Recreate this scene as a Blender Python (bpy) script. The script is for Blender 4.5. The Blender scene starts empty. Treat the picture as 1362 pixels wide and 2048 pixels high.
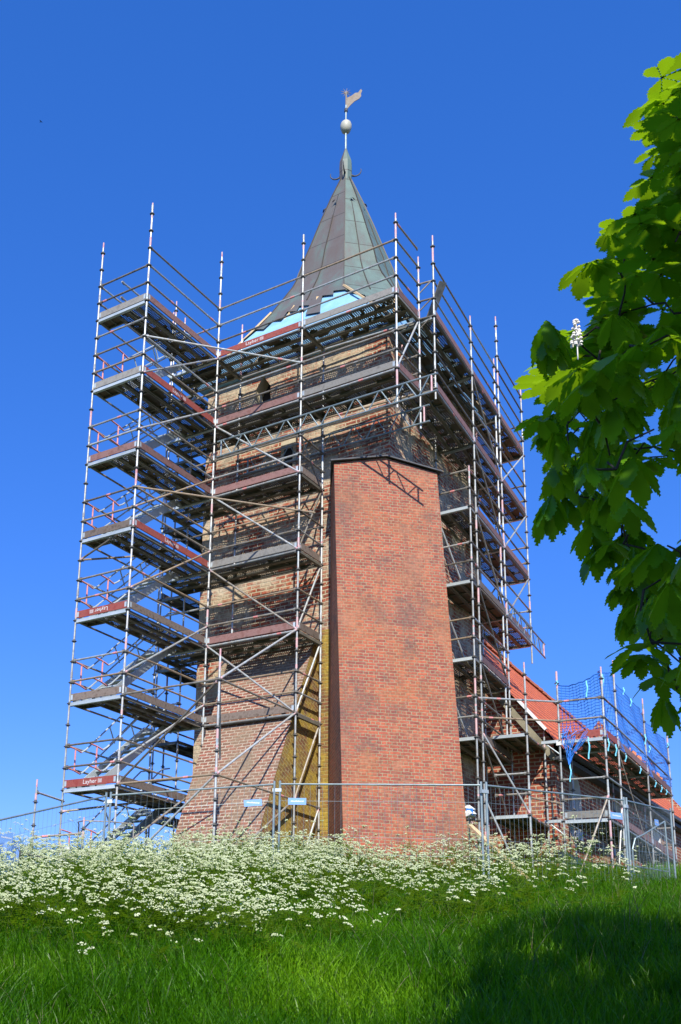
import bpy, math, random
import numpy as np
from mathutils import Vector, Matrix
sc = bpy.context.scene
rad = math.radians
# ------------------------------------------------------------------ camera
CAM = Vector((10.0368, -21.0392, -2.5613))
Rv = Vector((0.7964989, 0.6026953, 0.0484544)); Dv = Vector((-0.1275739, 0.2458475, -0.9608766)); Fv = Vector((-0.5910282, 0.7591557, 0.2727055))
cd = bpy.data.cameras.new("camera"); cam = bpy.data.objects.new("camera", cd); sc.collection.objects.link(cam)
m = Matrix.Identity(4)
for i in range(3):
    m[i][0] = Rv[i]; m[i][1] = -Dv[i]; m[i][2] = -Fv[i]; m[i][3] = CAM[i]
cam.matrix_world = m
cd.sensor_fit = 'HORIZONTAL'; cd.sensor_width = 36; cd.lens = 36*2222.51/1362
cd.shift_x = 350.28/1362; cd.shift_y = 350.81/1362
cd.clip_start = 0.1; cd.clip_end = 2000
sc.camera = cam
sc.render.resolution_x = 681; sc.render.resolution_y = 1024
# ------------------------------------------------------------------ sky and sun
SUN_AZ, SUN_EL = rad(124), rad(42)      # the way the light travels over the ground, and its height
w = bpy.data.worlds.new("World"); sc.world = w; w.use_nodes = True
nt = w.node_tree; bg = nt.nodes['Background']
sky = nt.nodes.new('ShaderNodeTexSky'); sky.sky_type = 'NISHITA'; sky.sun_disc = False
sky.sun_elevation = SUN_EL
tx, ty = -math.cos(SUN_AZ), -math.sin(SUN_AZ)
sky.sun_rotation = math.atan2(tx, ty)
sky.air_density = 1.0; sky.dust_density = 0.0; sky.ozone_density = 6.0; sky.altitude = 0
gam = nt.nodes.new('ShaderNodeGamma'); gam.inputs['Gamma'].default_value = 0.70
tin = nt.nodes.new('ShaderNodeMix'); tin.data_type = 'RGBA'; tin.blend_type = 'MULTIPLY'; tin.inputs[0].default_value = 1; tin.inputs[7].default_value = (1.0, 1.0, 1.42, 1)
nt.links.new(sky.outputs[0], gam.inputs['Color']); nt.links.new(gam.outputs[0], tin.inputs[6]); hsv = nt.nodes.new('ShaderNodeHueSaturation'); hsv.inputs['Saturation'].default_value = 1.272; hsv.inputs['Value'].default_value = 1.14
nt.links.new(tin.outputs[2], hsv.inputs['Color']); nt.links.new(hsv.outputs[0], bg.inputs['Color'])
bg.inputs['Strength'].default_value = 0.15
sd = bpy.data.lights.new("sun", 'SUN'); sd.energy = 4.6; sd.angle = rad(0.53); sd.color = (1.0, 0.95, 0.86)
so = bpy.data.objects.new("sun", sd); sc.collection.objects.link(so)
ldir = Vector((math.cos(SUN_AZ)*math.cos(SUN_EL), math.sin(SUN_AZ)*math.cos(SUN_EL), -math.sin(SUN_EL)))
so.rotation_euler = ldir.to_track_quat('-Z', 'Y').to_euler(); so.location = (20, -30, 40)
sc.view_settings.view_transform = 'Standard'; sc.view_settings.look = 'None'; sc.view_settings.exposure = 0.55; sc.view_settings.gamma = 1
sc.render.engine = 'CYCLES'
sc.cycles.transparent_max_bounces = 24; sc.cycles.max_bounces = 6; sc.cycles.diffuse_bounces = 3

# ------------------------------------------------------------------ mesh helpers
class MB:
    def __init__(s): s.v = []; s.f = []; s.m = []; s.uv = []
    def quad(s, pts, mi=0, uv=None):
        n = len(s.v); s.v += [tuple(p) for p in pts]; s.f.append(tuple(range(n, n+len(pts)))); s.m.append(mi); s.uv.append(uv)
    def face(s, idx, mi=0): s.f.append(tuple(idx)); s.m.append(mi); s.uv.append(None)
    def box(s, a, b, mi=0):
        x0, y0, z0 = a; x1, y1, z1 = b; n = len(s.v)
        s.v += [(x0,y0,z0),(x1,y0,z0),(x1,y1,z0),(x0,y1,z0),(x0,y0,z1),(x1,y0,z1),(x1,y1,z1),(x0,y1,z1)]
        for f in ((0,3,2,1),(4,5,6,7),(0,1,5,4),(1,2,6,5),(2,3,7,6),(3,0,4,7)): s.face([n+i for i in f], mi)
    def bar(s, p, q, wd, ht, mi=0, up=(0,0,1)):
        p = Vector(p); q = Vector(q); d = (q-p).normalized(); u = Vector(up)
        sd_ = d.cross(u)
        if sd_.length < 1e-4: sd_ = d.cross(Vector((1,0,0)))
        sd_.normalize(); u = sd_.cross(d).normalized(); n = len(s.v)
        for e in (p, q):
            for a, b in ((-1,-1),(1,-1),(1,1),(-1,1)): s.v.append(tuple(e+sd_*(a*wd/2)+u*(b*ht/2)))
        for f in ((0,1,2,3),(7,6,5,4),(0,4,5,1),(1,5,6,2),(2,6,7,3),(3,7,4,0)): s.face([n+i for i in f], mi)
    def tube(s, p, q, r=.0242, mi=0, k=8, r2=None, cap=True):
        p = Vector(p); q = Vector(q); d = (q-p)
        if d.length < 1e-5: return
        d.normalize(); a = d.orthogonal().normalized(); b = d.cross(a); n = len(s.v); r2 = r if r2 is None else r2
        for e, rr in ((p, r), (q, r2)):
            for i in range(k):
                t = 2*math.pi*i/k; s.v.append(tuple(e+a*(math.cos(t)*rr)+b*(math.sin(t)*rr)))
        for i in range(k): j = (i+1) % k; s.face((n+i, n+j, n+k+j, n+k+i), mi)
        if cap: s.face([n+i for i in range(k)][::-1], mi); s.face([n+k+i for i in range(k)], mi)
    def path(s, pts, r, mi=0, k=6):
        for p, q in zip(pts, pts[1:]): s.tube(p, q, r, mi, k)
    def lathe(s, c, prof, k=16, mi=0):
        n = len(s.v)
        for r, z in prof:
            for i in range(k): t = 2*math.pi*i/k; s.v.append((c[0]+r*math.cos(t), c[1]+r*math.sin(t), c[2]+z))
        for j in range(len(prof)-1):
            for i in range(k): i2 = (i+1) % k; s.face((n+j*k+i, n+j*k+i2, n+(j+1)*k+i2, n+(j+1)*k+i), mi)
    def build(s, name, mats, parent=None, smooth=False, uvs=False):
        if not isinstance(mats, (list, tuple)): mats = [mats]
        off = Vector((0,0,0)) if parent is None else parent_off(parent)
        me = bpy.data.meshes.new(name)
        me.from_pydata([(v[0]-off.x, v[1]-off.y, v[2]-off.z) for v in s.v], [], s.f)
        for mm in mats: me.materials.append(mm)
        me.polygons.foreach_set('material_index', s.m)
        if smooth: me.polygons.foreach_set('use_smooth', [True]*len(s.f))
        # a metre-scaled UV for every face: u along the level direction of the face, v up it
        if uvs:
            ul = me.uv_layers.new(name='UVMap'); data = ul.data
            for pi, p in enumerate(me.polygons):
                given = s.uv[pi]
                nrm = p.normal; h = Vector((-nrm.y, nrm.x, 0))
                if h.length < 1e-3: h = Vector((1,0,0))
                h.normalize(); up = nrm.cross(h)
                if up.z < 0: up = -up
                for kk, li in enumerate(p.loop_indices):
                    if given: data[li].uv = given[kk]
                    else:
                        c = Vector(me.vertices[me.loops[li].vertex_index].co)+off
                        if abs(nrm.z) < .9: data[li].uv = (c.dot(h), c.z*math.sqrt(1+ (nrm.z/max(.2, math.hypot(nrm.x, nrm.y)))**2))
                        else: data[li].uv = (c.x, c.y)
        me.update()
        o = bpy.data.objects.new(name, me); sc.collection.objects.link(o)
        if parent is not None: o.parent = parent
        return o
def parent_off(p):
    v = Vector((0,0,0))
    while p is not None: v = v + p.location; p = p.parent
    return v
def tag(o, label=None, cat=None, group=None, kind=None):
    if label: o['label'] = label
    if cat: o['category'] = cat
    if group: o['group'] = group
    if kind: o['kind'] = kind
    return o
def thing(name, loc, label, cat, group=None):
    o = bpy.data.objects.new(name, None); o.empty_display_size = .3; o.location = loc; sc.collection.objects.link(o)
    return tag(o, label, cat, group)

# ------------------------------------------------------------------ materials
def mat(name, base=(.5,.5,.5), rough=.7, metal=0.0):
    mt = bpy.data.materials.new(name); mt.use_nodes = True; b = mt.node_tree.nodes['Principled BSDF']
    b.inputs['Base Color'].default_value = (*base, 1); b.inputs['Roughness'].default_value = rough; b.inputs['Metallic'].default_value = metal
    return mt
def N(mt, t, **kw):
    n = mt.node_tree.nodes.new(t)
    for k, v in kw.items():
        if k in n.inputs.keys(): n.inputs[k].default_value = v
        else: setattr(n, k, v)
    return n
def L(mt, a, b): mt.node_tree.links.new(a, b)
def ramp(mt, fac, stops):
    r = N(mt, 'ShaderNodeValToRGB'); el = r.color_ramp.elements
    el[0].position = stops[0][0]; el[0].color = (*stops[0][1], 1); el[1].position = stops[-1][0]; el[1].color = (*stops[-1][1], 1)
    for p, c in stops[1:-1]: e = el.new(p); e.color = (*c, 1)
    L(mt, fac, r.inputs[0]); return r.outputs[0]
def mix(mt, fac, a, b, mode='MIX'):
    n = N(mt, 'ShaderNodeMix', data_type='RGBA', blend_type=mode)
    for sck, v in ((n.inputs[0], fac), (n.inputs[6], a), (n.inputs[7], b)):
        if hasattr(v, 'links') or hasattr(v, 'is_linked'): L(mt, v, sck)
        elif isinstance(v, (int, float)): sck.default_value = v
        else: sck.default_value = (*v, 1)
    return n.outputs[2]
def noise(mt, scale, detail=4, rough=.6, vec=None, dist=0.0):
    if vec is None: vec = N(mt, 'ShaderNodeNewGeometry').outputs['Position']
    n = N(mt, 'ShaderNodeTexNoise', Scale=scale, Detail=detail, Roughness=rough, Distortion=dist); L(mt, vec, n.inputs['Vector']); return n.outputs['Fac']
def varied(name, cols, scale=6, rough=.7, metal=0.0, bump=0.0, detail=5, rand=0.0):
    mt = mat(name, rough=rough, metal=metal); b = mt.node_tree.nodes['Principled BSDF']
    f = noise(mt, scale, detail)
    k = len(cols); c = ramp(mt, f, [(.3+.4*i/(k-1), col) for i, col in enumerate(cols)])
    if rand:
        oi = N(mt, 'ShaderNodeObjectInfo'); mr = N(mt, 'ShaderNodeMapRange'); L(mt, oi.outputs['Random'], mr.inputs[0]); mr.inputs[3].default_value = 1-rand; mr.inputs[4].default_value = 1+rand*.5
        c = mix(mt, 1.0, c, mr.outputs[0], 'MULTIPLY')
    L(mt, c, b.inputs['Base Color'])
    if bump:
        bn = N(mt, 'ShaderNodeBump', Strength=bump, Distance=.01); L(mt, f, bn.inputs['Height']); L(mt, bn.outputs[0], b.inputs['Normal'])
    return mt
def brick(name, c1, c2, mortar, bw=.26, bh=.083, ms=.010, tints=(), bump=.6, squash=1.0, bias=0.0, darks=.35):
    """brickwork on metre-scaled UVs: per-brick colour, odd burnt bricks, patches of other tone, worn joints"""
    mt = mat(name, rough=.9); b = mt.node_tree.nodes['Principled BSDF']
    uv = N(mt, 'ShaderNodeTexCoord').outputs['UV']
    nz = N(mt, 'ShaderNodeTexNoise', Scale=9.0, Detail=2.0); L(mt, uv, nz.inputs['Vector'])
    sub = N(mt, 'ShaderNodeVectorMath', operation='SUBTRACT'); L(mt, nz.outputs['Color'], sub.inputs[0]); sub.inputs[1].default_value = (.5,.5,.5)
    scl = N(mt, 'ShaderNodeVectorMath', operation='SCALE'); L(mt, sub.outputs[0], scl.inputs[0]); scl.inputs['Scale'].default_value = .03
    add = N(mt, 'ShaderNodeVectorMath', operation='ADD'); L(mt, uv, add.inputs[0]); L(mt, scl.outputs[0], add.inputs[1])
    def bt(a, c, mo, bi):
        t = N(mt, 'ShaderNodeTexBrick'); t.offset = .5; t.squash = squash; t.squash_frequency = 2; t.inputs['Scale'].default_value = 1
        t.inputs['Brick Width'].default_value = bw; t.inputs['Row Height'].default_value = bh; t.inputs['Mortar Size'].default_value = ms; t.inputs['Mortar Smooth'].default_value = .3; t.inputs['Bias'].default_value = bi
        t.inputs['Color1'].default_value = (*a, 1); t.inputs['Color2'].default_value = (*c, 1); t.inputs['Mortar'].default_value = (*mo, 1)
        L(mt, add.outputs[0], t.inputs['Vector']); return t
    t1 = bt(c1, c2, mortar, bias)
    t2 = bt((1,1,1), (0,0,0), (1,1,1), -.62)        # a few dark, overfired bricks
    n_small = noise(mt, 14, 3)
    col = t1.outputs['Color']
    dk = ramp(mt, t2.outputs['Color'], [(0, (1-darks,)*3), (.5, (1,1,1))])
    col = mix(mt, 1.0, col, dk, 'MULTIPLY')
    for (tc, sc_, lo, hi, amt, mode) in tints:
        f = noise(mt, sc_, 5, .65); fr = ramp(mt, f, [(lo, (0,0,0)), (hi, (amt,)*3)])
        col = mix(mt, fr, col, tc, mode)
    gr = ramp(mt, n_small, [(.25, (.72,.72,.72)), (.75, (1.15,1.15,1.15))])
    col = mix(mt, 1.0, col, gr, 'MULTIPLY')
    L(mt, col, b.inputs['Base Color'])
    inv = N(mt, 'ShaderNodeMath', operation='MULTIPLY_ADD'); L(mt, t1.outputs['Fac'], inv.inputs[0]); inv.inputs[1].default_value = -1.0; L(mt, n_small, inv.inputs[2])
    bn = N(mt, 'ShaderNodeBump', Strength=bump, Distance=.02); L(mt, inv.outputs[0], bn.inputs['Height']); L(mt, bn.outputs[0], b.inputs['Normal'])
    return mt

M = {}
M['steel'] = varied('galvanised_steel', [(.30,.34,.34),(.50,.54,.53),(.40,.38,.34),(.62,.64,.62)], 5, .48, .35, detail=6, rand=.3)
M['ledger'] = varied('weathered_steel_tube', [(.17,.165,.15),(.31,.29,.25),(.24,.19,.13),(.40,.39,.36)], 4, .55, .3, detail=6, rand=.45)
M['rust'] = varied('rusty_steel', [(.20,.13,.08),(.34,.26,.17),(.24,.17,.11)], 7, .7, .1)
M['red'] = varied('red_marking_paint', [(.55,.13,.12),(.70,.30,.28),(.60,.20,.18)], 18, .6)
M['bluepaint'] = mat('blue_marking_paint', (.10,.22,.5), .5)
M['pink'] = varied('faded_pink_paint', [(.55,.22,.24),(.66,.42,.42),(.5,.38,.36)], 12, .6)
M['rosette'] = varied('rosette_steel', [(.10,.10,.09),(.20,.19,.17)], 12, .6, .3)
M['alu'] = varied('aluminium_profile', [(.46,.52,.52),(.60,.66,.66)], 4, .45, .3, rand=.2)
M['wood'] = varied('weathered_toe_board', [(.13,.09,.065),(.21,.165,.135),(.10,.07,.05)], 9, .85, rand=.25)
M['woodred'] = varied('faded_red_toe_board', [(.17,.075,.06),(.24,.13,.115),(.14,.075,.06)], 6, .8, rand=.3)
M['woodgrey'] = varied('grey_toe_board', [(.17,.16,.145),(.27,.26,.235),(.20,.18,.155)], 7, .85, rand=.2)
M['boardred'] = varied('red_toe_board', [(.24,.035,.025),(.31,.075,.055),(.20,.045,.035)], 8, .7)
M['white'] = mat('white_paint', (.75,.75,.73), .6)
M['timber'] = varied('fresh_timber', [(.55,.38,.18),(.68,.50,.28)], 10, .7)
# perforated steel deck: real round holes cut by the shader through a thin sheet
def deck_mat():
    mt = varied('perforated_steel_deck', [(.075,.068,.05),(.13,.115,.08),(.10,.075,.05)], 3, .65, .2, rand=.4)
    nt_ = mt.node_tree; out = nt_.nodes['Material Output']; b = nt_.nodes['Principled BSDF']
    g = N(mt, 'ShaderNodeNewGeometry'); sp = N(mt, 'ShaderNodeSeparateXYZ'); L(mt, g.outputs['Position'], sp.inputs[0])
    def cell(o, per):
        a = N(mt, 'ShaderNodeMath', operation='DIVIDE'); L(mt, o, a.inputs[0]); a.inputs[1].default_value = per
        f = N(mt, 'ShaderNodeMath', operation='FRACT'); L(mt, a.outputs[0], f.inputs[0])
        s = N(mt, 'ShaderNodeMath', operation='SUBTRACT'); L(mt, f.outputs[0], s.inputs[0]); s.inputs[1].default_value = .5
        q = N(mt, 'ShaderNodeMath', operation='POWER'); L(mt, s.outputs[0], q.inputs[0]); q.inputs[1].default_value = 2
        return q.outputs[0]
    ad = N(mt, 'ShaderNodeMath', operation='ADD'); L(mt, cell(sp.outputs[0], .055), ad.inputs[0]); L(mt, cell(sp.outputs[1], .055), ad.inputs[1])
    lt = N(mt, 'ShaderNodeMath', operation='LESS_THAN'); L(mt, ad.outputs[0], lt.inputs[0]); lt.inputs[1].default_value = .075
    nz = noise(mt, 2.2, 2); gt = N(mt, 'ShaderNodeMath', operation='GREATER_THAN'); L(mt, nz, gt.inputs[0]); gt.inputs[1].default_value = .47   # some holes are clogged with mortar
    mu = N(mt, 'ShaderNodeMath', operation='MULTIPLY'); L(mt, lt.outputs[0], mu.inputs[0]); L(mt, gt.outputs[0], mu.inputs[1])
    tr = N(mt, 'ShaderNodeBsdfTransparent'); mx = N(mt, 'ShaderNodeMixShader'); L(mt, mu.outputs[0], mx.inputs[0]); L(mt, b.outputs[0], mx.inputs[1]); L(mt, tr.outputs[0], mx.inputs[2]); L(mt, mx.outputs[0], out.inputs['Surface'])
    return mt
M['deck'] = deck_mat()
M['deckside'] = varied('deck_profile_steel', [(.15,.14,.11),(.26,.24,.19)], 4, .6, .2, rand=.4)
M['deckwood'] = varied('plywood_deck', [(.10,.07,.045),(.16,.12,.07)], 3, .8)
YEL = (.34,.26,.04)
M['brick_buttress'] = brick('red_brick_new_buttress', (.47,.118,.060), (.27,.072,.050), (.35,.28,.165), bw=.235, bh=.073, ms=.009, squash=.5,
    tints=[((.40,.155,.06), .8, .46, .70, .7, 'MIX'), ((.14,.095,.075), 2.2, .54, .74, .55, 'MIX'), ((.14,.09,.075), .55, .48, .68, .6, 'MIX'), ((.44,.20,.12), 1.6, .56, .70, .5, 'MIX'), ((.20,.15,.115), 9, .62, .72, .6, 'MIX'), ((.42,.37,.30), 6, .66, .74, .5, 'MIX'), ((.34,.20,.03), 3.1, .68, .78, .6, 'MIX')], darks=.6)
M['brick_wall'] = brick('old_red_brick_wall', (.40,.085,.035), (.22,.055,.03), (.50,.40,.26), bw=.29, bh=.105, ms=.020,
    tints=[((.54,.45,.30), 1.1, .44, .58, .85, 'MIX'), ((.10,.085,.07), 1.7, .56, .70, .6, 'MIX'), ((.55,.47,.34), 3.3, .58, .66, .6, 'MIX')], darks=.5, bump=1.0)
M['brick_pale'] = brick('pale_pink_brick_slope', (.30,.10,.065), (.17,.085,.055), (.50,.42,.32), bw=.235, bh=.088, ms=.014,
    tints=[((.27,.20,.125), .9, .42, .66, .8, 'MIX'), ((.20,.15,.11), 1.8, .58, .72, .55, 'MIX')], darks=.4)
M['brick_moss'] = brick('brick_with_yellow_lichen', (.25,.10,.045), (.17,.075,.035), (.32,.26,.12), bw=.235, bh=.088, ms=.013,
    tints=[((.47,.34,.035), 2.0, .40, .62, .75, 'MIX'), ((.20,.13,.06), 5, .52, .66, .5, 'MIX')], darks=.4)
M['brick_nave'] = brick('nave_red_brick', (.40,.085,.04), (.22,.055,.03), (.50,.40,.26), bw=.28, bh=.105, ms=.016,
    tints=[((.50,.38,.22), .8, .54, .70, .6, 'MIX'), ((.13,.07,.05), 1.4, .56, .70, .5, 'MIX')], darks=.4)
M['stone'] = varied('pale_stone', [(.42,.36,.24),(.55,.48,.33)], 5, .85, bump=.4)
def copper():
    mt = mat('verdigris_copper_sheet', rough=.55, metal=.1); b = mt.node_tree.nodes['Principled BSDF']
    uv = N(mt, 'ShaderNodeTexCoord').outputs['UV']
    g = N(mt, 'ShaderNodeNewGeometry'); mp = N(mt, 'ShaderNodeMapping'); L(mt, g.outputs['Position'], mp.inputs[0]); mp.inputs['Scale'].default_value = (1.6,1.6,.35)
    f = noise(mt, 1.5, 6, .6, mp.outputs[0])
    dot = N(mt, 'ShaderNodeVectorMath', operation='DOT_PRODUCT'); L(mt, g.outputs['Position'], dot.inputs[0]); dot.inputs[1].default_value = (.10,.02,0)
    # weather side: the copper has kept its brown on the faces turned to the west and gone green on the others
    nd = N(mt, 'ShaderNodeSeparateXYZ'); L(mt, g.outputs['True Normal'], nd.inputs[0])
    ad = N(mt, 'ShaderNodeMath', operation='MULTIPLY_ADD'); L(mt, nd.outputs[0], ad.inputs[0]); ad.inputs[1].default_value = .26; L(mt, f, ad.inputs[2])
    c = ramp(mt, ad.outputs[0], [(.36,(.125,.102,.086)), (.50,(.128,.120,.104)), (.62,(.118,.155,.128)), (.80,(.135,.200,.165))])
    sm = N(mt, 'ShaderNodeTexBrick'); sm.offset = .4; L(mt, uv, sm.inputs['Vector']); sm.inputs['Scale'].default_value = 1
    sm.inputs['Brick Width'].default_value = 50; sm.inputs['Row Height'].default_value = 1.05; sm.inputs['Mortar Size'].default_value = .014
    c = mix(mt, sm.outputs['Fac'], c, (.05,.045,.035)); L(mt, c, b.inputs['Base Color']); return mt
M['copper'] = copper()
M['copperseam'] = varied('copper_seam', [(.05,.04,.03),(.08,.07,.055)], 3, .6)
M['membrane'] = varied('light_blue_roof_membrane', [(.20,.44,.64),(.30,.54,.72)], 3, .5, bump=.3)
M['lead'] = varied('dark_lead_flashing', [(.04,.045,.05),(.09,.09,.095)], 6, .6)
def tiles(name):
    """pantiles: a rolling surface with the shadow at each tile overlap painted in as a dark spot"""
    mt = mat(name, rough=.75); b = mt.node_tree.nodes['Principled BSDF']; uv = N(mt, 'ShaderNodeTexCoord').outputs['UV']; sp = N(mt, 'ShaderNodeSeparateXYZ'); L(mt, uv, sp.inputs[0])
    def frac(o, per):
        a = N(mt, 'ShaderNodeMath', operation='DIVIDE'); L(mt, o, a.inputs[0]); a.inputs[1].default_value = per; f = N(mt, 'ShaderNodeMath', operation='FRACT'); L(mt, a.outputs[0], f.inputs[0]); return f.outputs[0]
    fu, fv = frac(sp.outputs[0], .27), frac(sp.outputs[1], .42)
    def lt(o, t): q = N(mt, 'ShaderNodeMath', operation='LESS_THAN'); L(mt, o, q.inputs[0]); q.inputs[1].default_value = t; return q.outputs[0]
    mu = N(mt, 'ShaderNodeMath', operation='MULTIPLY'); L(mt, lt(fu, .48), mu.inputs[0]); L(mt, lt(fv, .42), mu.inputs[1])  # mask of the painted overlap shadow, one dark spot per tile
    n = noise(mt, 2.2, 4); n2 = noise(mt, 11, 2); c = ramp(mt, n2, [(.3,(.55,.10,.03)), (.5,(.68,.145,.04)), (.7,(.74,.19,.055))]); c = mix(mt, 1.0, c, ramp(mt, n, [(.3,(.72,.72,.72)),(.7,(1.15,1.15,1.15))]), 'MULTIPLY')
    c = mix(mt, mu.outputs[0], c, (.05,.012,.006)); c = mix(mt, lt(fv, .10), c, (.20,.04,.015)); L(mt, c, b.inputs['Base Color'])
    sn = N(mt, 'ShaderNodeMath', operation='SINE'); m6 = N(mt, 'ShaderNodeMath', operation='MULTIPLY'); L(mt, fu, m6.inputs[0]); m6.inputs[1].default_value = 6.283; L(mt, m6.outputs[0], sn.inputs[0])
    bn = N(mt, 'ShaderNodeBump', Strength=.8, Distance=.03); L(mt, sn.outputs[0], bn.inputs['Height']); L(mt, bn.outputs[0], b.inputs['Normal']); return mt
M['tiles'] = tiles('orange_pantile_roof')
M['tile'] = varied('orange_clay_tile', [(.42,.12,.06),(.55,.19,.09),(.30,.10,.06)], 12, .8)
M['net'] = mat('blue_safety_net_cord', (.04,.24,.78), .5)
M['ribbon'] = mat('light_blue_ribbon', (.18,.60,.80), .5)
M['galv'] = varied('fence_galvanised_steel', [(.17,.23,.245),(.29,.36,.375)], 6, .45, .4)
M['sign'] = mat('blue_fence_sign', (.20,.38,.72), .5)
M['black'] = mat('dark_opening', (.02,.018,.015), .9)
M['gold'] = varied('tarnished_gilt_copper', [(.17,.13,.09),(.26,.20,.14),(.22,.23,.21)], 8, .7, .0)
M['cream'] = varied('cream_ball_paint', [(.40,.40,.31),(.48,.47,.38)], 5, .5)
M['bark'] = varied('chestnut_bark', [(.025,.02,.014),(.05,.04,.028)], 9, .95, bump=.8)
T = 13.9
rng = random.Random(11)
# ------------------------------------------------------------------ ground
DH = Vector((-.477, .879, 0)); DR = Vector((.879, .477, 0))
KS = [-60, 0, 6, 10, 15, 19, 24, 29, 60]; KZ = [-7.2, -4.16, -3.5, -2.78, -1.5, -.66, .2, 1.05, 2.2]
def cap(t):
    ks = [-200, -12, -8, -2, 2, 7, 200]; kz = [-.9, -.8, -.55, -.05, .45, 1.25, 1.5]
    return float(np.interp(t, ks, kz))
def gz(x, y):
    px, py = x-CAM.x, y-CAM.y; s = px*DH.x+py*DH.y; t = px*DR.x+py*DR.y
    z = float(np.interp(s, KS, KZ)); c = cap(t); k = .35
    h = max(0, min(1, .5+.5*(c-z)/k)); z2 = z*h+c*(1-h)-k*h*(1-h)
    z2 += .05*math.sin(x*.9+1.3)*math.sin(y*.7)+.03*math.sin(x*2.3+y*1.7)
    far = max(0, s-70); return z2-far*.02
def build_ground():
    b = MB(); s_ = list(np.arange(-14, 40, .6))+list(np.arange(40, 200, 8))+[300, 600, 1200]; s_ = [-900,-300,-100,-40]+s_
    t_ = [-1200,-400,-150,-60]+list(np.arange(-36, 36, .6))+[60,150,400,1200]
    for s in s_:
        for t in t_:
            x = CAM.x+DH.x*s+DR.x*t; y = CAM.y+DH.y*s+DR.y*t; b.v.append((x, y, gz(x, y) if abs(s) < 1000 else -12))
    n = len(t_)
    for i in range(len(s_)-1):
        for j in range(n-1): b.face((i*n+j, i*n+j+1, (i+1)*n+j+1, (i+1)*n+j))
    mt = varied('grassy_soil', [(.02,.035,.008),(.035,.06,.012),(.05,.055,.02)], 3, .95)
    tag(b.build('ground', mt, smooth=True), kind='structure')
build_ground()

# ------------------------------------------------------------------ church tower
WX0, WX1, WY0, WY1 = -6.42, -.87, 1.40, 6.95
tw = thing('church_tower', (-3.65, 4.2, 0), 'old red brick church tower with pointed copper spire, wrapped in scaffolding', 'church tower')
b = MB(); ZT = 14.12
def wall_grid(b, p0, p1, z0, z1, nx, nz, amp, seed, hole=None, mi=0):
    """a masonry face whose surface wanders in and out by a centimetre or two"""
    r = random.Random(seed); p0 = Vector(p0); p1 = Vector(p1); d = p1-p0; nrm = Vector((d.y, -d.x, 0)).normalized(); n0 = len(b.v)
    for j in range(nz+1):
        for i in range(nx+1):
            q = p0+d*(i/nx); o = 0 if i in (0, nx) else r.uniform(-amp, amp); q = q+nrm*o; b.v.append((q.x, q.y, z0+(z1-z0)*j/nz))
    for j in range(nz):
        for i in range(nx):
            if hole and hole(i, j): continue
            a = n0+j*(nx+1)+i; b.face((a, a+1, a+nx+2, a+nx+1), mi)
hx = lambda i, j: False
wall_grid(b, (WX0, WY0, 0), (-4.84, WY0, 0), -.6, ZT, 8, 60, .012, 1)
wall_grid(b, (-4.36, WY0, 0), (WX1, WY0, 0), -.6, ZT, 16, 60, .012, 2)
wall_grid(b, (-4.84, WY0, 0), (-4.36, WY0, 0), -.6, 12.75, 2, 40, .0, 3)
b.quad([(-4.84,WY0,13.55),(-4.6,WY0,13.92),(-4.6,WY0,ZT),(-4.84,WY0,ZT)]); b.quad([(-4.6,WY0,13.92),(-4.36,WY0,13.55),(-4.36,WY0,ZT),(-4.6,WY0,ZT)])
wall_grid(b, (WX1, WY0, 0), (WX1, WY1, 0), -.6, ZT, 24, 60, .03, 4)
wall_grid(b, (WX1, WY1, 0), (WX0, WY1, 0), -.6, ZT, 4, 4, 0, 5)
wall_grid(b, (WX0, WY1, 0), (WX0, WY0, 0), -.6, ZT, 20, 40, .02, 6)
b.build('wall', M['brick_wall'], tw, uvs=True)
# pointed niche with pale reveals high in the front wall
b = MB(); d_ = .38
pts = [(-4.84,12.75),(-4.36,12.75),(-4.36,13.55),(-4.6,13.92),(-4.84,13.55)]
for (x0, z0), (x1, z1) in zip(pts, pts[1:]+pts[:1]): b.quad([(x0,WY0,z0),(x1,WY0,z1),(x1,WY0+d_,z1),(x0,WY0+d_,z0)])
b.build('niche_reveal', M['stone'], tw)
b = MB(); b.quad([(x, WY0+d_-.01, z) for x, z in pts]); b.build('niche_back', M['black'], tw)
b = MB(); b.tube((-4.7,WY0+.1,12.72),(-4.72,WY0+.08,13.4),.03,0,8); b.build('niche_pipe', M['stone'], tw)
# small stone slit window lower down
b = MB(); b.box((-3.95,WY0-.03,10.75),(-3.55,WY0+.02,10.83)); b.box((-3.97,WY0-.035,11.5),(-3.53,WY0+.02,11.72)); b.box((-3.98,WY0-.02,10.83),(-3.88,WY0+.02,11.5)); b.box((-3.62,WY0-.02,10.83),(-3.52,WY0+.02,11.5))
o = b.build('slit_window_frame', M['stone'], tw)
b = MB(); b.quad([(-3.88,WY0-.012,10.83),(-3.62,WY0-.012,10.83),(-3.62,WY0-.012,11.5),(-3.88,WY0-.012,11.5)]); b.build('slit_window_opening', M['black'], tw)
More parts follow.
